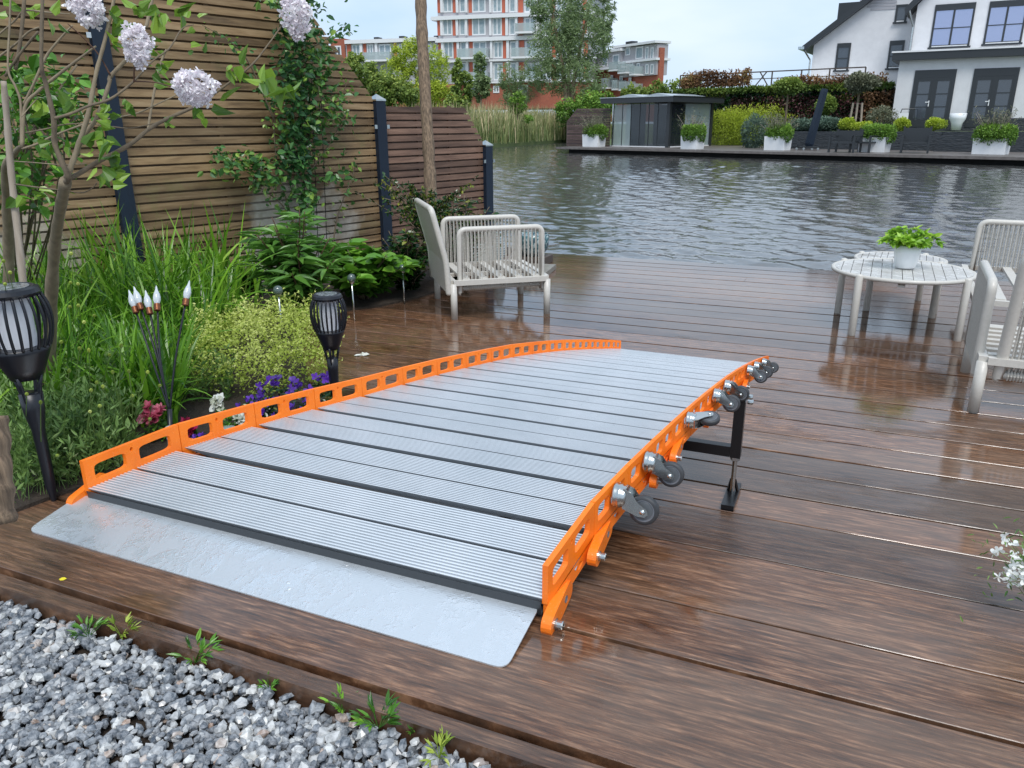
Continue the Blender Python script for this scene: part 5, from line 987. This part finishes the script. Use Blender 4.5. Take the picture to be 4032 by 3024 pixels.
ball('grey_shrub', 3245, 462, 515, 130, M_grey, 'grey green lavender bush behind the folded parasol', 1., None, 'shrub', 2600, .09); ball('grey_shrub', 3150, 470, 520, 90, M_grey, 'grey green bush left of the folded parasol', .8, None, 'shrub', 1600, .09)
ball('bare_shrub', 3465, 420, 505, 110, M_olive, 'loose brownish shrub at the corner of the white house', 1.6, None, 'shrub', 1100, .08); ball('yellow_low_shrub', 3400, 480, 515, 90, M_ylw, 'low yellow green ground cover along the slate wall', .7, None, 'shrub', 1500, .06)
# golden hedge and lavender ball right of the gazebo
gh = MB(); g0, g1 = gd(2820, 571), gd(3060, 573)
for k in range(16):
    t_ = k/15; p = g0+(g1-g0)*t_; foliage(gh, (p[0], p[1], .9), (1.0, 1.1, 1.15), 1300, .10, 'lance')
tag(gh.build('golden_hedge', M_ylw, origin=g0), 'long mounded golden yellow hedge right of the garden room', 'hedge')
q = gd(2967, 583); b = MB(); foliage(b, (q[0], q[1], ZD+.72), (.62, .55, .75), 2600, .14, 'lance'); tag(b.build('lavender_ball', M_grey, origin=(q[0], q[1], ZD)), 'round grey green lavender bush standing on the dock between two planters', 'shrub')
# handrail, folded parasol, dark chairs
q = gd(3125, 560); t = thing('handrail', q, 'white sloping handrail behind the third planter', 'handrail'); za, zb_ = ZAT(q, 452), ZAT(q, 500); dv = np.array([*(DE*1.), 0]); MB().bar((q[0], q[1], ZD), (q[0], q[1], za), .06).bar((q[0], q[1], za), np.array([q[0], q[1], zb_])-dv*.55, .06).build('rail', M_wframe, t)
q = gd(3180, 590); t = thing('folded_parasol', q, 'dark folded parasol leaning on its wheeled base on the dock', 'parasol'); zt = ZAT(q, 350); tp = np.array([q[0]+.42, q[1]+.15, zt])
b = MB(); P = np.array([q+(tp-q)*k for k in (.05, .1, .6, .95, 1.)]); b.tube(P, [.13, .19, .165, .155, .13], 4); b.build('cover', M_navy, t); MB().box((q[0], q[1]+.0, ZD+.12), (1.05, .8, .07), rotz(dang)).build('base', M_anth, t)
for dx in (-.45, -.15, .2, .45): MB().lathe([(0, -.03), (.05, -.03), (.05, .03), (0, .03)], 12, m4(frame((0, 1, 0)), (q[0]+dx, q[1]-.38, ZD+.06))).build('wheel', M_zinc, t)
def darkchair(px, py, rz, label, wide=.75, back=.75):
    q = gd(px, py); t = thing('dark_chair', (q[0], q[1], ZD), label, 'chair', 'dark garden chairs on the far dock', rz); local(t)
    for x in (0, wide):
        for y_ in (0, .7): MB().bar((x, y_, 0), (x, y_, .62 if y_ == 0 else back+.15), .07).build('leg', M_anth, t)
    MB().span((.036, 0, .36), (wide-.036, .66, .42)).build('seat', M_anth, t); MB().span((.036, .67, .42), (wide-.036, .72, back+.1)).build('backrest', M_anth, t)
    for x in (0, wide): MB().span((x-.04, -.02, .621), (x+.04, .72, .66)).build('armrest', M_anth, t)
darkchair(3262, 600, dang, 'dark garden armchair nearest the folded parasol', 1.0); darkchair(3345, 600, dang-.1, 'dark garden chair half hidden by the planter with only a grass cushion', .8, .8); darkchair(3545, 603, dang+.3, 'dark garden armchair between the planter and the steps', .95, .85)

# tall hedge wall with maroon creeper and pergola frame above
HP = Plane(onter(3000, 5.2), (1., -.28)); HM = HP.M()
def hz(px, py): return HP.uz(px, py)
hd = thing('creeper_wall', (HP.P[0], HP.P[1], ZW), 'long hedge wall overgrown with maroon and brown creeper behind the far garden', 'hedge')
def hpatch(px0, px1, py0, py1, n, m, ls, name, dep_=.3, curved=0.):
    b = MB(); P = []
    (u0, za), (u1, zb) = hz(px0, py1), hz(px1, py0); u = rng.uniform(u0, u1, n); v = rng.uniform(0, 1, n); zlo, zhi = za, zb; z = zlo+(zhi-zlo)*v*(1-curved*rng.uniform(0, 1, n)*(.5+.5*np.sin(u*2.3))); y_ = rng.uniform(-dep_, .1, n)
    V = np.stack([u, y_, z, np.ones(n)], 1) @ HM.T; leaves(b, V[:, :3], sph(n)+np.array([0, -.5, .1]), ls, 'oval', np.clip(rng.uniform(0, 1, n)*.6+.4*np.sin(u*1.7)*np.sin(z*3)+.1, 0, 1), .2, .2); b.build(name, m, hd)
u0, _ = hz(2640, 400); u1, _ = hz(3520, 400); _, zt = hz(3000, 362); MB(HM).span((u0, .05, 0.), (u1, .3, zt)).build('masonry', M_slab, hd)
hpatch(2640, 3520, 345, 530, 9000, M_dark, .16, 'dark_foliage'); hpatch(2880, 3420, 372, 470, 4200, M_maroon, .12, 'maroon_foliage', .42); hpatch(2660, 3520, 325, 370, 7000, M_bush, .16, 'top_foliage', .4, .5); hpatch(2690, 2960, 268, 345, 3600, M_autumn, .13, 'copper_foliage', .3, .9); hpatch(3060, 3500, 285, 345, 2600, M_autumn, .13, 'copper_foliage', .3, .95); hpatch(3400, 3520, 360, 480, 1800, M_autumn, .15, 'copper_foliage', .45)
pg = thing('pergola_frame', HM[:3, :3] @ np.array([hz(2680, 340)[0], 0, 0])+HP.P, 'thin rusty pergola frame on top of the creeper wall', 'pergola'); b = MB(HM); xs_ = [hz(p, 320)[0] for p in (2675, 2745, 2945, 3035, 3150, 3260, 3400)]; zh, zl = hz(2900, 287)[1], hz(2900, 340)[1]
for x in xs_: b.bar((x, .1, zl-.3), (x, .1, zh), .06)
b.bar((xs_[0], .1, zh), (xs_[-1], .1, zh), .06).bar((xs_[0], .1, (zh+zl)/2), (xs_[-1], .1, (zh+zl)/2), .04).bar((xs_[2]+.4, .1, zl), (xs_[3]-.3, .1, zh), .05).bar((xs_[3]-.2, .1, zl), (xs_[2]+.6, .1, zh), .05); b.build('frame', M_dwood, pg)

# ---------------------------------------------------------------- white house on the right
XP = Plane(onter(3492, 4.4), (.993, -.12)); XM = XP.M()
def xz(px, py): return XP.uz(px, py)
hs1 = thing('white_house', (XP.P[0], XP.P[1], ZW), 'white rendered house with dark gable roof, flat roofed extension and french doors', 'house')
def rect(Pl, px0, py0, px1, py1):
    u0, z0 = Pl.uz(px0, (py0+py1)/2)[0], Pl.uz((px0+px1)/2, py1)[1]; u1, z1 = Pl.uz(px1, (py0+py1)/2)[0], Pl.uz((px0+px1)/2, py0)[1]; return u0, u1, z0, z1
u0, zb0 = xz(3508, 481); _, zr = xz(3524, 240); uE = u0+9.5
MB(XM).span((u0, 0, ZW-.4), (uE, 3.2, zr)).build('extension_wall', M_plaster, hs1); MB(XM).span((u0-.32, -.35, zr+.001), (uE, 3.19, zr+.33)).build('flat_roof', M_anth, hs1); MB(XM).span((u0-.36, -.39, zr+.331), (uE, 3.19, zr+.40)).build('roof_trim', M_sill, hs1)
MB(XM).span((u0-.02, -.03, ZW-.4), (uE, -.001, zb0+.15)).build('plinth', M_slate, hs1)
def door(px0, px1, pyt, pyb, parent, Pl, M):
    u0, u1, z0, z1 = rect(Pl, px0, pyt, px1, pyb); f = MB(M); um = (u0+u1)/2; fw = .13; y0, y1 = -.05, .02; bx = z1-.34
    f.span((u0, y0, bx), (u1, y1, z1))
    for x in (u0, um-fw/2, u1-fw): f.span((x, y0, z0), (x+fw, y1, bx-.001))
    for a, c in ((u0+fw, um-fw/2), (um+fw/2, u1-fw)):
        f.span((a, y0+.006, z0), (c, y1-.006, z0+.34)); f.span((a, y0+.006, bx-.16), (c, y1-.006, bx-.001)); 
        for zz in (z0+(bx-z0)*.40, z0+(bx-z0)*.66): f.span((a, y0+.012, zz), (c, y1-.012, zz+.045))
        for x in (a, c-.09): f.span((x, y0+.008, z0+.341), (x+.09, y1-.008, bx-.161))
    fr = f.build('french_door', M_anth, parent); fr['_o'] = parent['_o']; MB(M).span((u0+fw, -.022, z0+.34), (u1-fw, -.016, bx-.16)).build('pane', M_pane, fr)
    zc = z0+(bx-z0)*.42; MB(M).span((um-.11, -.10, zc), (um-.07, -.055, zc+.26)).span((um-.24, -.12, zc+.17), (um-.07, -.10, zc+.21)).build('handle', M_wframe, fr)
def window(px0, px1, pyt, pyb, parent, Pl, M, cols=2, rows=2, box=.28, m=None, pane=None, sill=True, fw=.09, dp=.05):
    u0, u1, z0, z1 = rect(Pl, px0, pyt, px1, pyb); f = MB(M); f.span((u0, -dp, z1-box-.001 if box else z1-fw), (u1, .02, z1)); zt = z1-(box or fw)-.001
    f.span((u0, -dp, z0), (u1, .02, z0+fw))
    for k in range(cols+1): x = u0+(u1-u0-fw)*k/cols; f.span((x, -dp+.003, z0+fw+.001), (x+fw, .017, zt-.001))
    for k in range(1, rows): zz = z0+(zt-z0)*k/rows; f.span((u0+.01, -dp+.008, zz), (u1-.01, .012, zz+fw*.5))
    fr = f.build('window', m or M_anth, parent); fr['_o'] = parent['_o']; MB(M).span((u0+.02, -dp*.3, z0+.02), (u1-.02, -dp*.3+.01, z1-.02)).build('pane', pane or M_pane, fr)
    if sill: MB(M).span((u0-.06, -dp-.08, z0-.09), (u1+.06, -dp-.001, z0-.001)).build('sill', m or M_anth, fr); MB(M).span((u0+.1, -dp-.03, z0+.0), (u1-.1, -dp-.002, z0+.05)).build('sill_strip', M_wframe, fr)
door(3588, 3750, 275, 500, hs1, XP, XM); door(3818, 3995, 268, 500, hs1, XP, XM)
# upper volume set back
UP = Plane(XP.P+XM[:3, 1]*3.2, XP.d); UM = UP.M(); uu0, zz0 = UP.uz(3585, 215); _, zz1 = UP.uz(3588, 30); zz2 = UP.uz(3640, -250)[1]
MB(UM).span((uu0, 0, ZW), (uu0+11, 7, zz1+.1)).add([(uu0, 0, zz1+.101), (uu0+11, 0, zz1+.101), (uu0+11, 0, zz1+6), (uu0+5.3, 0, zz1+6), (uu0, 7, zz1+.101), (uu0+11, 7, zz1+.101), (uu0+11, 7, zz1+6), (uu0+5.3, 7, zz1+6)], [(0, 1, 2, 3), (7, 6, 5, 4), (0, 3, 7, 4)]).build('upper_wall', M_plaster, hs1)
b = MB(UM); k = 6/5.3
b.hexa([(uu0-.45, -.4, zz1-.35), (uu0+5.6, -.4, zz1-.35+6.05*k), (uu0+5.6, 7, zz1-.35+6.05*k), (uu0-.45, 7, zz1-.35), (uu0-.55, -.4, zz1-.08), (uu0+5.5, -.4, zz1+.0+6.05*k), (uu0+5.5, 7, zz1+6.05*k), (uu0-.55, 7, zz1-.08)]).build('roof', M_anth, hs1)
M_pane2 = mat('sky_pane', (.40, .43, .58), .05, .8)
window(3672, 3830, 15, 183, hs1, UP, UM, pane=M_pane2); window(3885, 4036, 2, 170, hs1, UP, UM, pane=M_pane2)
# gable part farther back on the left
GP = Plane(XP.P+XM[:3, 1]*4.6, XP.d); GM = GP.M(); ga0, gz0 = GP.uz(3205, 178); ga1, gz1 = GP.uz(3429, 8); ga2, _ = GP.uz(3600, 100); gs = (gz1-gz0)/(ga1-ga0); gw = ga2-ga0+.6; 
MB(GM).prism([(ga0, ZW-.5), (ga0+gw, ZW-.5), (ga0+gw, gz0+gw*gs), (ga0, gz0)], 0, 5).build('gable_wall', M_plaster, hs1)
b = MB(GM); e0 = -.42
b.hexa([(ga0+e0, -.5, gz0+e0*gs+.0), (ga0+gw, -.5, gz0+gw*gs), (ga0+gw, 5, gz0+gw*gs), (ga0+e0, 5, gz0+e0*gs), (ga0+e0-.1, -.5, gz0+e0*gs+.26), (ga0+gw-.1, -.5, gz0+gw*gs+.30), (ga0+gw-.1, 5, gz0+gw*gs+.30), (ga0+e0-.1, 5, gz0+e0*gs+.26)]).build('roof', M_anth, hs1)
pg_, pq = GP.uz(3200, 172); MB(GM).tube([(ga0-.42, -.35, gz0-.25), (ga0-.1, -.12, gz0-.75), (ga0-.08, -.1, ZW+.5)], .05, 8).build('drain_pipe', M_zinc, hs1); MB(GM).span((ga0-.72, -.55, gz0-.22), (ga0-.40, 4, gz0-.08)).build('gutter', M_zinc, hs1)
un, zn = UP.uz(3560, 40); MB(UM).tube([(uu0-.35, -.3, zz1-.1), (uu0-.05, -.12, zz1-.9), (uu0-.05, -.1, zr+.5)], .05, 8).build('drain_pipe', M_zinc, hs1)
u0_, z0_ = GP.uz(3280, 85); u1_, z1_ = GP.uz(3400, 5); MB(GM).span((u0_, 1.2, z0_-.6), (u1_+1.5, 3.5, z1_+.15)).build('dormer', M_anth, hs1)
window(3292, 3346, 170, 276, hs1, GP, GM, 1, 2, .22); window(3498, 3556, 160, 268, hs1, GP, GM, 1, 2, .22); window(3526, 3572, 18, 86, hs1, GP, GM, 1, 1, .12)
for k in range(4): u0_, z0_ = GP.uz(3385+14*(3-k), 42-11*k); u1_, _ = GP.uz(3530, 42-11*k); MB(GM).span((u0_, -.03, z0_), (u1_, -.002, z0_+.10)).build('cladding_board', M_panelg, hs1)
aP = Plane(XP.P+XM[:3, 1]*3.6, XP.d); a0, az0 = aP.uz(3130, 296); a1, az1 = aP.uz(3450, 300); MB(aP.M()).span((a0, -.6, az1-.22), (a1, 1, az1)).span((a1-.5, -.3, ZW), (a1-.15, 1, az1-.221)).build('canopy', M_wframe, hs1)
# things beside the doors
q = XP.P+XP.d*xz(3772, 470)[0]; q = q+XM[:3, 1]*-.8; zt, zb_ = ZAT(q, 446), ZAT(q, 512); b = MB(m4(None, (q[0], q[1], 0))).lathe([(.0, zb_), (.20, zb_), (.24, zb_+.3), (.34, zt-.25), (.36, zt), (.32, zt), (.30, zt-.1), (0, zt-.1)], 24); tag(b.build('tall_vase', M_pot, origin=(q[0], q[1], zb_), smooth=True), 'tall white vase standing between the two pairs of french doors', 'vase')
q = XP.P+XP.d*xz(3557, 470)[0]+XM[:3, 1]*-.9; zt, zb_ = ZAT(q, 440), ZAT(q, 475); t = thing('garden_machine', (q[0], q[1], zb_), 'small white and red garden machine with a handle beside the left french doors', 'machine'); MB().box((q[0], q[1], (zb_+zt)/2), (.5, .5, (zt-zb_)*.7)).build('body', M_wframe, t); MB().tube([(q[0]-.1, q[1], zt-.1), (q[0]-.05, q[1], zt+.12), (q[0]+.5, q[1], zt+.12), (q[0]+.55, q[1], zb_)], .03, 6).build('handle', M_anth, t)

# ---------------------------------------------------------------- apartment buildings
AP = Plane(D(1800, 486, 118), (.991, .136)); AM = AP.M()
ap = thing('apartment_building', (AP.P[0], AP.P[1], 0), 'large apartment building with white bands, grey and terracotta panels and a tower part', 'building')
def azs(px, py): return AP.uz(px, py)
def wall(px0, px1, pyt, pyb, m, nm, y0=0., y1=12., Pl=AP, M=None, par=None):
    u0, u1, z0, z1 = rect(Pl, px0, pyt, px1, pyb); MB(Pl.M() if M is None else M).span((u0, y0, z0), (u1, y1, z1)).build(nm, m, ap if par is None else par)
wall(1310, 1365, 152, 420, M_brick, 'brick_wall', .02); wall(1365, 2330, 160, 330, M_panelg, 'upper_wall', .0); wall(1365, 2330, 330, 430, M_brick, 'brick_wall', .02); wall(1722, 2330, -130, 160, M_panelg, 'tower_wall', 0.)
for px0, px1, py in ((1362, 1722, 158), (1718, 2350, 148), (1700, 2350, 58), (1712, 2350, -35)):
    u0, u1, z0, z1 = rect(AP, px0, py-5, px1, py+5); MB(AM).span((u0, -.55, z0-.18), (u1, 12.2, z1+.0)).build('white_band', M_sill, ap)
for px0, px1, py in ((1700, 2350, 236), (1800, 2350, 322)): u0, u1, z0, z1 = rect(AP, px0, py-4, px1, py+4); MB(AM).span((u0, -.4, z0), (u1, .01, z1)).build('white_band', M_sill, ap)
rows = [(-28, 50), (66, 140), (160, 230), (245, 318)]; random.seed(11)
cells = [(1722, 1736, 'o'), (1736, 1746, 'w'), (1744, 1781, 'g'), (1783, 1796, 'o'), (1797, 1806, 'w'), (1809, 1833, 'g'), (1834, 1842, 'w'), (1845, 1858, 'o'), (1859, 1912, 'g'), (1928, 1937, 'w'), (1939, 1976, 'g'), (1977, 1990, 'o'), (1992, 2002, 'w'), (2005, 2030, 'g'), (2031, 2039, 'w'), (2041, 2060, 'o'), (2065, 2110, 'g'), (2112, 2122, 'w'), (2130, 2165, 'g'), (2170, 2185, 'o'), (2190, 2230, 'g'), (2232, 2242, 'w'), (2250, 2290, 'g'), (2295, 2310, 'o')]
for r_, (ya, yb) in enumerate(rows):
    sh = 0 if r_ < 2 else 4
    for a, c, k in cells:
        if r_ == 3 and a < 1795: continue
        a, c = a+sh, c+sh
        if k == 'g': window(a, c, ya+3, yb-1, ap, AP, AM, 2 if c-a > 26 else 1, 1, 0, M_wframe, M_curt, False, .18, .06)
        else: u0, u1, z0, z1 = rect(AP, a, ya, c, yb); MB(AM).span((u0, -.05 if k == 'o' else -.35, z0), (u1, -.001, z1)).build('panel' if k == 'o' else 'pilaster', M_panelo if k == 'o' else M_sill, ap)
for a, c, k in ((1367, 1383, 'o'), (1388, 1419, 'g'), (1421, 1430, 'w'), (1432, 1443, 'o'), (1446, 1470, 'g'), (1480, 1489, 'w'), (1492, 1540, 'g'), (1552, 1563, 'o'), (1566, 1584, 'g'), (1592, 1601, 'w'), (1603, 1640, 'g'), (1644, 1655, 'o'), (1660, 1700, 'g')):
    if k == 'g': window(a, c, 174, 219, ap, AP, AM, 2, 1, 0, M_wframe, M_curt, False, .18, .06)
    else: u0, u1, z0, z1 = rect(AP, a, 168, c, 236); MB(AM).span((u0, -.05 if k == 'o' else -.35, z0), (u1, -.001, z1)).build('panel' if k == 'o' else 'pilaster', M_panelo if k == 'o' else M_sill, ap)
window(1312, 1344, 180, 222, ap, AP, AM, 2, 1, 0, M_wframe, M_pane, False, .2, .06)
for px0, px1, pyt, pyb in ((1450, 1552, 208, 238), (1690, 1740, 200, 232), (1815, 1928, 194, 228), (2025, 2140, 190, 225), (1815, 1928, 286, 318), (2030, 2140, 282, 316), (2040, 2110, 95, 128)):
    u0, u1, z0, z1 = rect(AP, px0, pyt, px1, pyb); bal = MB(AM).span((u0, -1.7, z0-.25), (u1, -.01, z0)).build('balcony', M_sill, ap); bal['_o'] = ap['_o']; MB(AM).span((u0, -1.7, z0+.001), (u1, -1.65, z1)).span((u0, -1.649, z0+.001), (u0+.05, -.02, z1)).span((u1-.05, -1.649, z0+.001), (u1, -.02, z1)).build('balustrade', M_bal, bal)
for px, w_, h_ in ((1550, 20, 12), (1448, 18, 7), (1624, 7, 7), (1700, 40, 14)): u0, u1, z0, z1 = rect(AP, px-w_/2, 150-h_*.9, px+w_/2, 152); MB(AM).span((u0, 3, z0-1.), (u1, 4.5, z1+.2)).build('roof_vent', M_anth, ap)
window(1840, 1872, 338, 362, ap, AP, AM, 2, 1, 0, M_wframe, M_pane, False, .2, .06); window(1942, 1966, 338, 366, ap, AP, AM, 2, 1, 0, M_wframe, M_pane, False, .2, .06); window(2040, 2080, 335, 366, ap, AP, AM, 2, 1, 0, M_wframe, M_pane, False, .2, .06)
# second block on the right, seen at an angle
BP = Plane(D(2590, 486, 105), (.80, -.60)); BM = BP.M(); bp = thing('brick_apartment_block', (BP.P[0], BP.P[1], 0), 'smaller brick apartment block with white upper storeys and balconies behind the garden room', 'building')
def bwall(px0, px1, pyt, pyb, m, nm, y0=0., y1=10.): u0, u1, z0, z1 = rect(BP, px0, pyt, px1, pyb); MB(BM).span((u0, y0, z0), (u1, y1, z1)).build(nm, m, bp); return u0, u1, z0, z1
bwall(2310, 2583, 205, 480, M_brick, 'brick_wall', .4, 1.2); bwall(2330, 2452, 205, 275, M_panelg, 'upper_wall', -.3, 1.2); a = bwall(2440, 2583, 182, 300, M_panelg, 'upper_wall', .1, 2.)
for px0, px1, py, y0 in ((2420, 2590, 176, -.5), (2440, 2588, 240, -.2), (2320, 2460, 205, -.8), (2320, 2470, 272, -1.2)): u0, u1, z0, z1 = rect(BP, px0, py-5, px1, py+4); MB(BM).span((u0, y0, z0), (u1, 2.3, z1)).build('white_band', M_sill, bp)
for (px0, px1, py0, py1) in ((2462, 2480, 186, 218), (2502, 2530, 184, 232), (2540, 2552, 184, 236), (2560, 2572, 186, 238), (2478, 2492, 238, 262), (2506, 2518, 248, 272), (2540, 2552, 252, 292), (2560, 2572, 252, 292), (2402, 2412, 296, 320), (2438, 2450, 300, 325), (2474, 2484, 305, 330), (2380, 2400, 215, 262), (2420, 2445, 215, 262)):
    window(px0, px1, py0, py1, bp, BP, m4(None, (0, 0, 0)) @ np.array(BM) @ m4(None, (0, -.32 if px1 < 2450 and py0 < 270 else .08, 0)), 1, 1, 0, M_wframe, M_curt, False, .15, .05)
for (px0, px1, py0, py1) in ((2432, 2468, 245, 275), (2468, 2500, 253, 285), (2514, 2532, 262, 292), (2402, 2426, 308, 345), (2444, 2462, 316, 350), (2472, 2496, 322, 352), (2500, 2524, 330, 358)):
    u0, u1, z0, z1 = rect(BP, px0, py0, px1, py1); bal = MB(BM).span((u0, -1.6, z0-.2), (u1, .38, z0)).build('balcony', M_sill, bp); bal['_o'] = bp['_o']; MB(BM).span((u0, -1.6, z0+.001), (u1, -1.56, z1)).span((u1-.05, -1.559, z0+.001), (u1, .3, z1)).build('balustrade', M_bal, bal)
u0, u1, z0, z1 = rect(BP, 2450, 162, 2475, 172); MB(BM).span((u0, .6, z0-.5), (u1, 1.6, z1)).build('roof_vent', M_anth, bp)

# ---------------------------------------------------------------- trees and reeds on the far bank
def ftree(name, px, pyb, dist, blobs, m, label, ls, trunks, cat='tree', dens=1., shape='oval'):
    o = D(px, pyb, dist); o[2] = .08; t = thing(name, o, label, cat); lf = MB()
    for cx_, cy_, rx, ry, n in blobs:
        c = D(cx_, cy_, dist); k = dist/F; nn = int(n*dens); ncl = max(6, nn//38); cc = sph(ncl)*(rng.uniform(.2, 1, ncl)**.45)[:, None]*np.array([rx*k, rx*k*.8, ry*k])+c; h = (cc[:, 2]-c[2])/(ry*k)
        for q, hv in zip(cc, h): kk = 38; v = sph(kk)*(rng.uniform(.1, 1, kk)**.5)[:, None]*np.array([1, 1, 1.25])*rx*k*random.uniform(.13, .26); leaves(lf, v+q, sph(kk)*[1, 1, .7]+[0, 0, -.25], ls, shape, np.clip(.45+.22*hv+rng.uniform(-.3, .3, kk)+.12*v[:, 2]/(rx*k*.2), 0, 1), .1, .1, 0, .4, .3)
    lf.build('crown' if cat == 'tree' else 'foliage', m, t); b = MB()
    for pts, w in trunks: P = curve([D(x, y_, dist) for x, y_ in pts], 4); b.tube(P, np.linspace(w, w*.3, len(P))*dist/F*.5, 7)
    if trunks: b.build('trunk', M_barkd, t, smooth=True)
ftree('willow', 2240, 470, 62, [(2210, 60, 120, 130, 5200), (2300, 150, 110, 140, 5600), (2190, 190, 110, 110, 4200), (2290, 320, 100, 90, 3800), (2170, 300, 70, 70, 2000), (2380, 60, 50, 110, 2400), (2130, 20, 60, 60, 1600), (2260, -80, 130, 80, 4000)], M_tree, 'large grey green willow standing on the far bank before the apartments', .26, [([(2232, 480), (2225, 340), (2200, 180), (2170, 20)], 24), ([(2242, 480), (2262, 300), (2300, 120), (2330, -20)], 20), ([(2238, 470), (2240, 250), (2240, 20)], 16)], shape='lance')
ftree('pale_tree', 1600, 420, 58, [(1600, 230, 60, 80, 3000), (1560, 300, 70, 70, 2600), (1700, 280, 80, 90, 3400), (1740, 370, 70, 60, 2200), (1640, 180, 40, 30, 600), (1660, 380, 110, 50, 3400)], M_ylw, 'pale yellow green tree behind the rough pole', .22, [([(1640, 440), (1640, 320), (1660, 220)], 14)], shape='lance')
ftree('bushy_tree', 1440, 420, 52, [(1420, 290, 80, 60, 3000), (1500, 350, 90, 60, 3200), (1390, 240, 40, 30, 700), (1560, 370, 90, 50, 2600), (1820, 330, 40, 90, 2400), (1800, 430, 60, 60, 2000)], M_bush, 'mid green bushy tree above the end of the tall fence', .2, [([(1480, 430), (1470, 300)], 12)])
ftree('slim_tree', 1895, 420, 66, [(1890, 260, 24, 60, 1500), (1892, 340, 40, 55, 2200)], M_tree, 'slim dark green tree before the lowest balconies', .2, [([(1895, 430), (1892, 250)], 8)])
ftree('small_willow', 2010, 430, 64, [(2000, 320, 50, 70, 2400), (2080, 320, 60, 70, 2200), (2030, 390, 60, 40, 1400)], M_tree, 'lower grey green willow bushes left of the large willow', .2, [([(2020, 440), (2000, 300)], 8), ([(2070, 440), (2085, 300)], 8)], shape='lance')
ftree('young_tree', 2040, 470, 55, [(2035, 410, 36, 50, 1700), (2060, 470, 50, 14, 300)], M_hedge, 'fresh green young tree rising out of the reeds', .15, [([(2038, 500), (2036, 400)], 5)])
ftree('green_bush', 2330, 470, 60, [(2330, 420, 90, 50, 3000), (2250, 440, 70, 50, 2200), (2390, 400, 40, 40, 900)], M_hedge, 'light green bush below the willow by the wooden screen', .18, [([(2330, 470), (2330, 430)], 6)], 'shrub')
ftree('russet_bush', 2500, 400, 85, [(2500, 365, 60, 22, 900), (2590, 350, 60, 34, 900), (2700, 345, 70, 28, 800)], M_bush, 'far row of loose green and russet bushes behind the garden room roof', .3, [([(2560, 400), (2560, 360)], 6)], 'shrub')
rd = MB(); n = 15000                                       # reed belt: nobody could count the stems
a_, b_, c_ = G(1790, 590, -.1), G(1960, 588, -.15), G(2262, 572, -.1)
pth = [G(1780, 596, -.15), G(1900, 590, -.15), G(2010, 582, -.15), G(2130, 571, -.15), G(2240, 566, -.15)]
pth = [np.array([-23.8, 45.0, 0]), np.array([-22.2, 47.6, 0]), np.array([-22.6, 55., 0]), np.array([-22.7, 62.6, 0]), np.array([-18.6, 63.0, 0]), np.array([-14.9, 47.6, 0])]
for i in range(n):
    s_ = random.random()*(len(pth)-2.0); k = int(s_); q = pth[k]+(pth[k+1]-pth[k])*(s_-k); q = q+np.array([random.uniform(-5.5, .4), random.uniform(-.5, 5), 0]); q[2] = 0.; front = random.random()
    h = random.uniform(.7, 2.9)*(1 if front > .3 else .6); a = random.uniform(0, 6.3); blade(rd, q, (math.cos(a)*.15, math.sin(a)*.15, 1), h, .075, random.choice([.05, .2, .5]), 3, min(1, max(0, (h-.7)/2.2*.85+random.uniform(-.15, .25))))
tag(rd.build('reeds', M_reed), 'belt of straw coloured and green reeds along the far bank', 'reeds', kind='stuff')
wg = MB(m4(rotz(.3), (D(1800, 470, 30)[0], D(1800, 470, 30)[1], 0)))
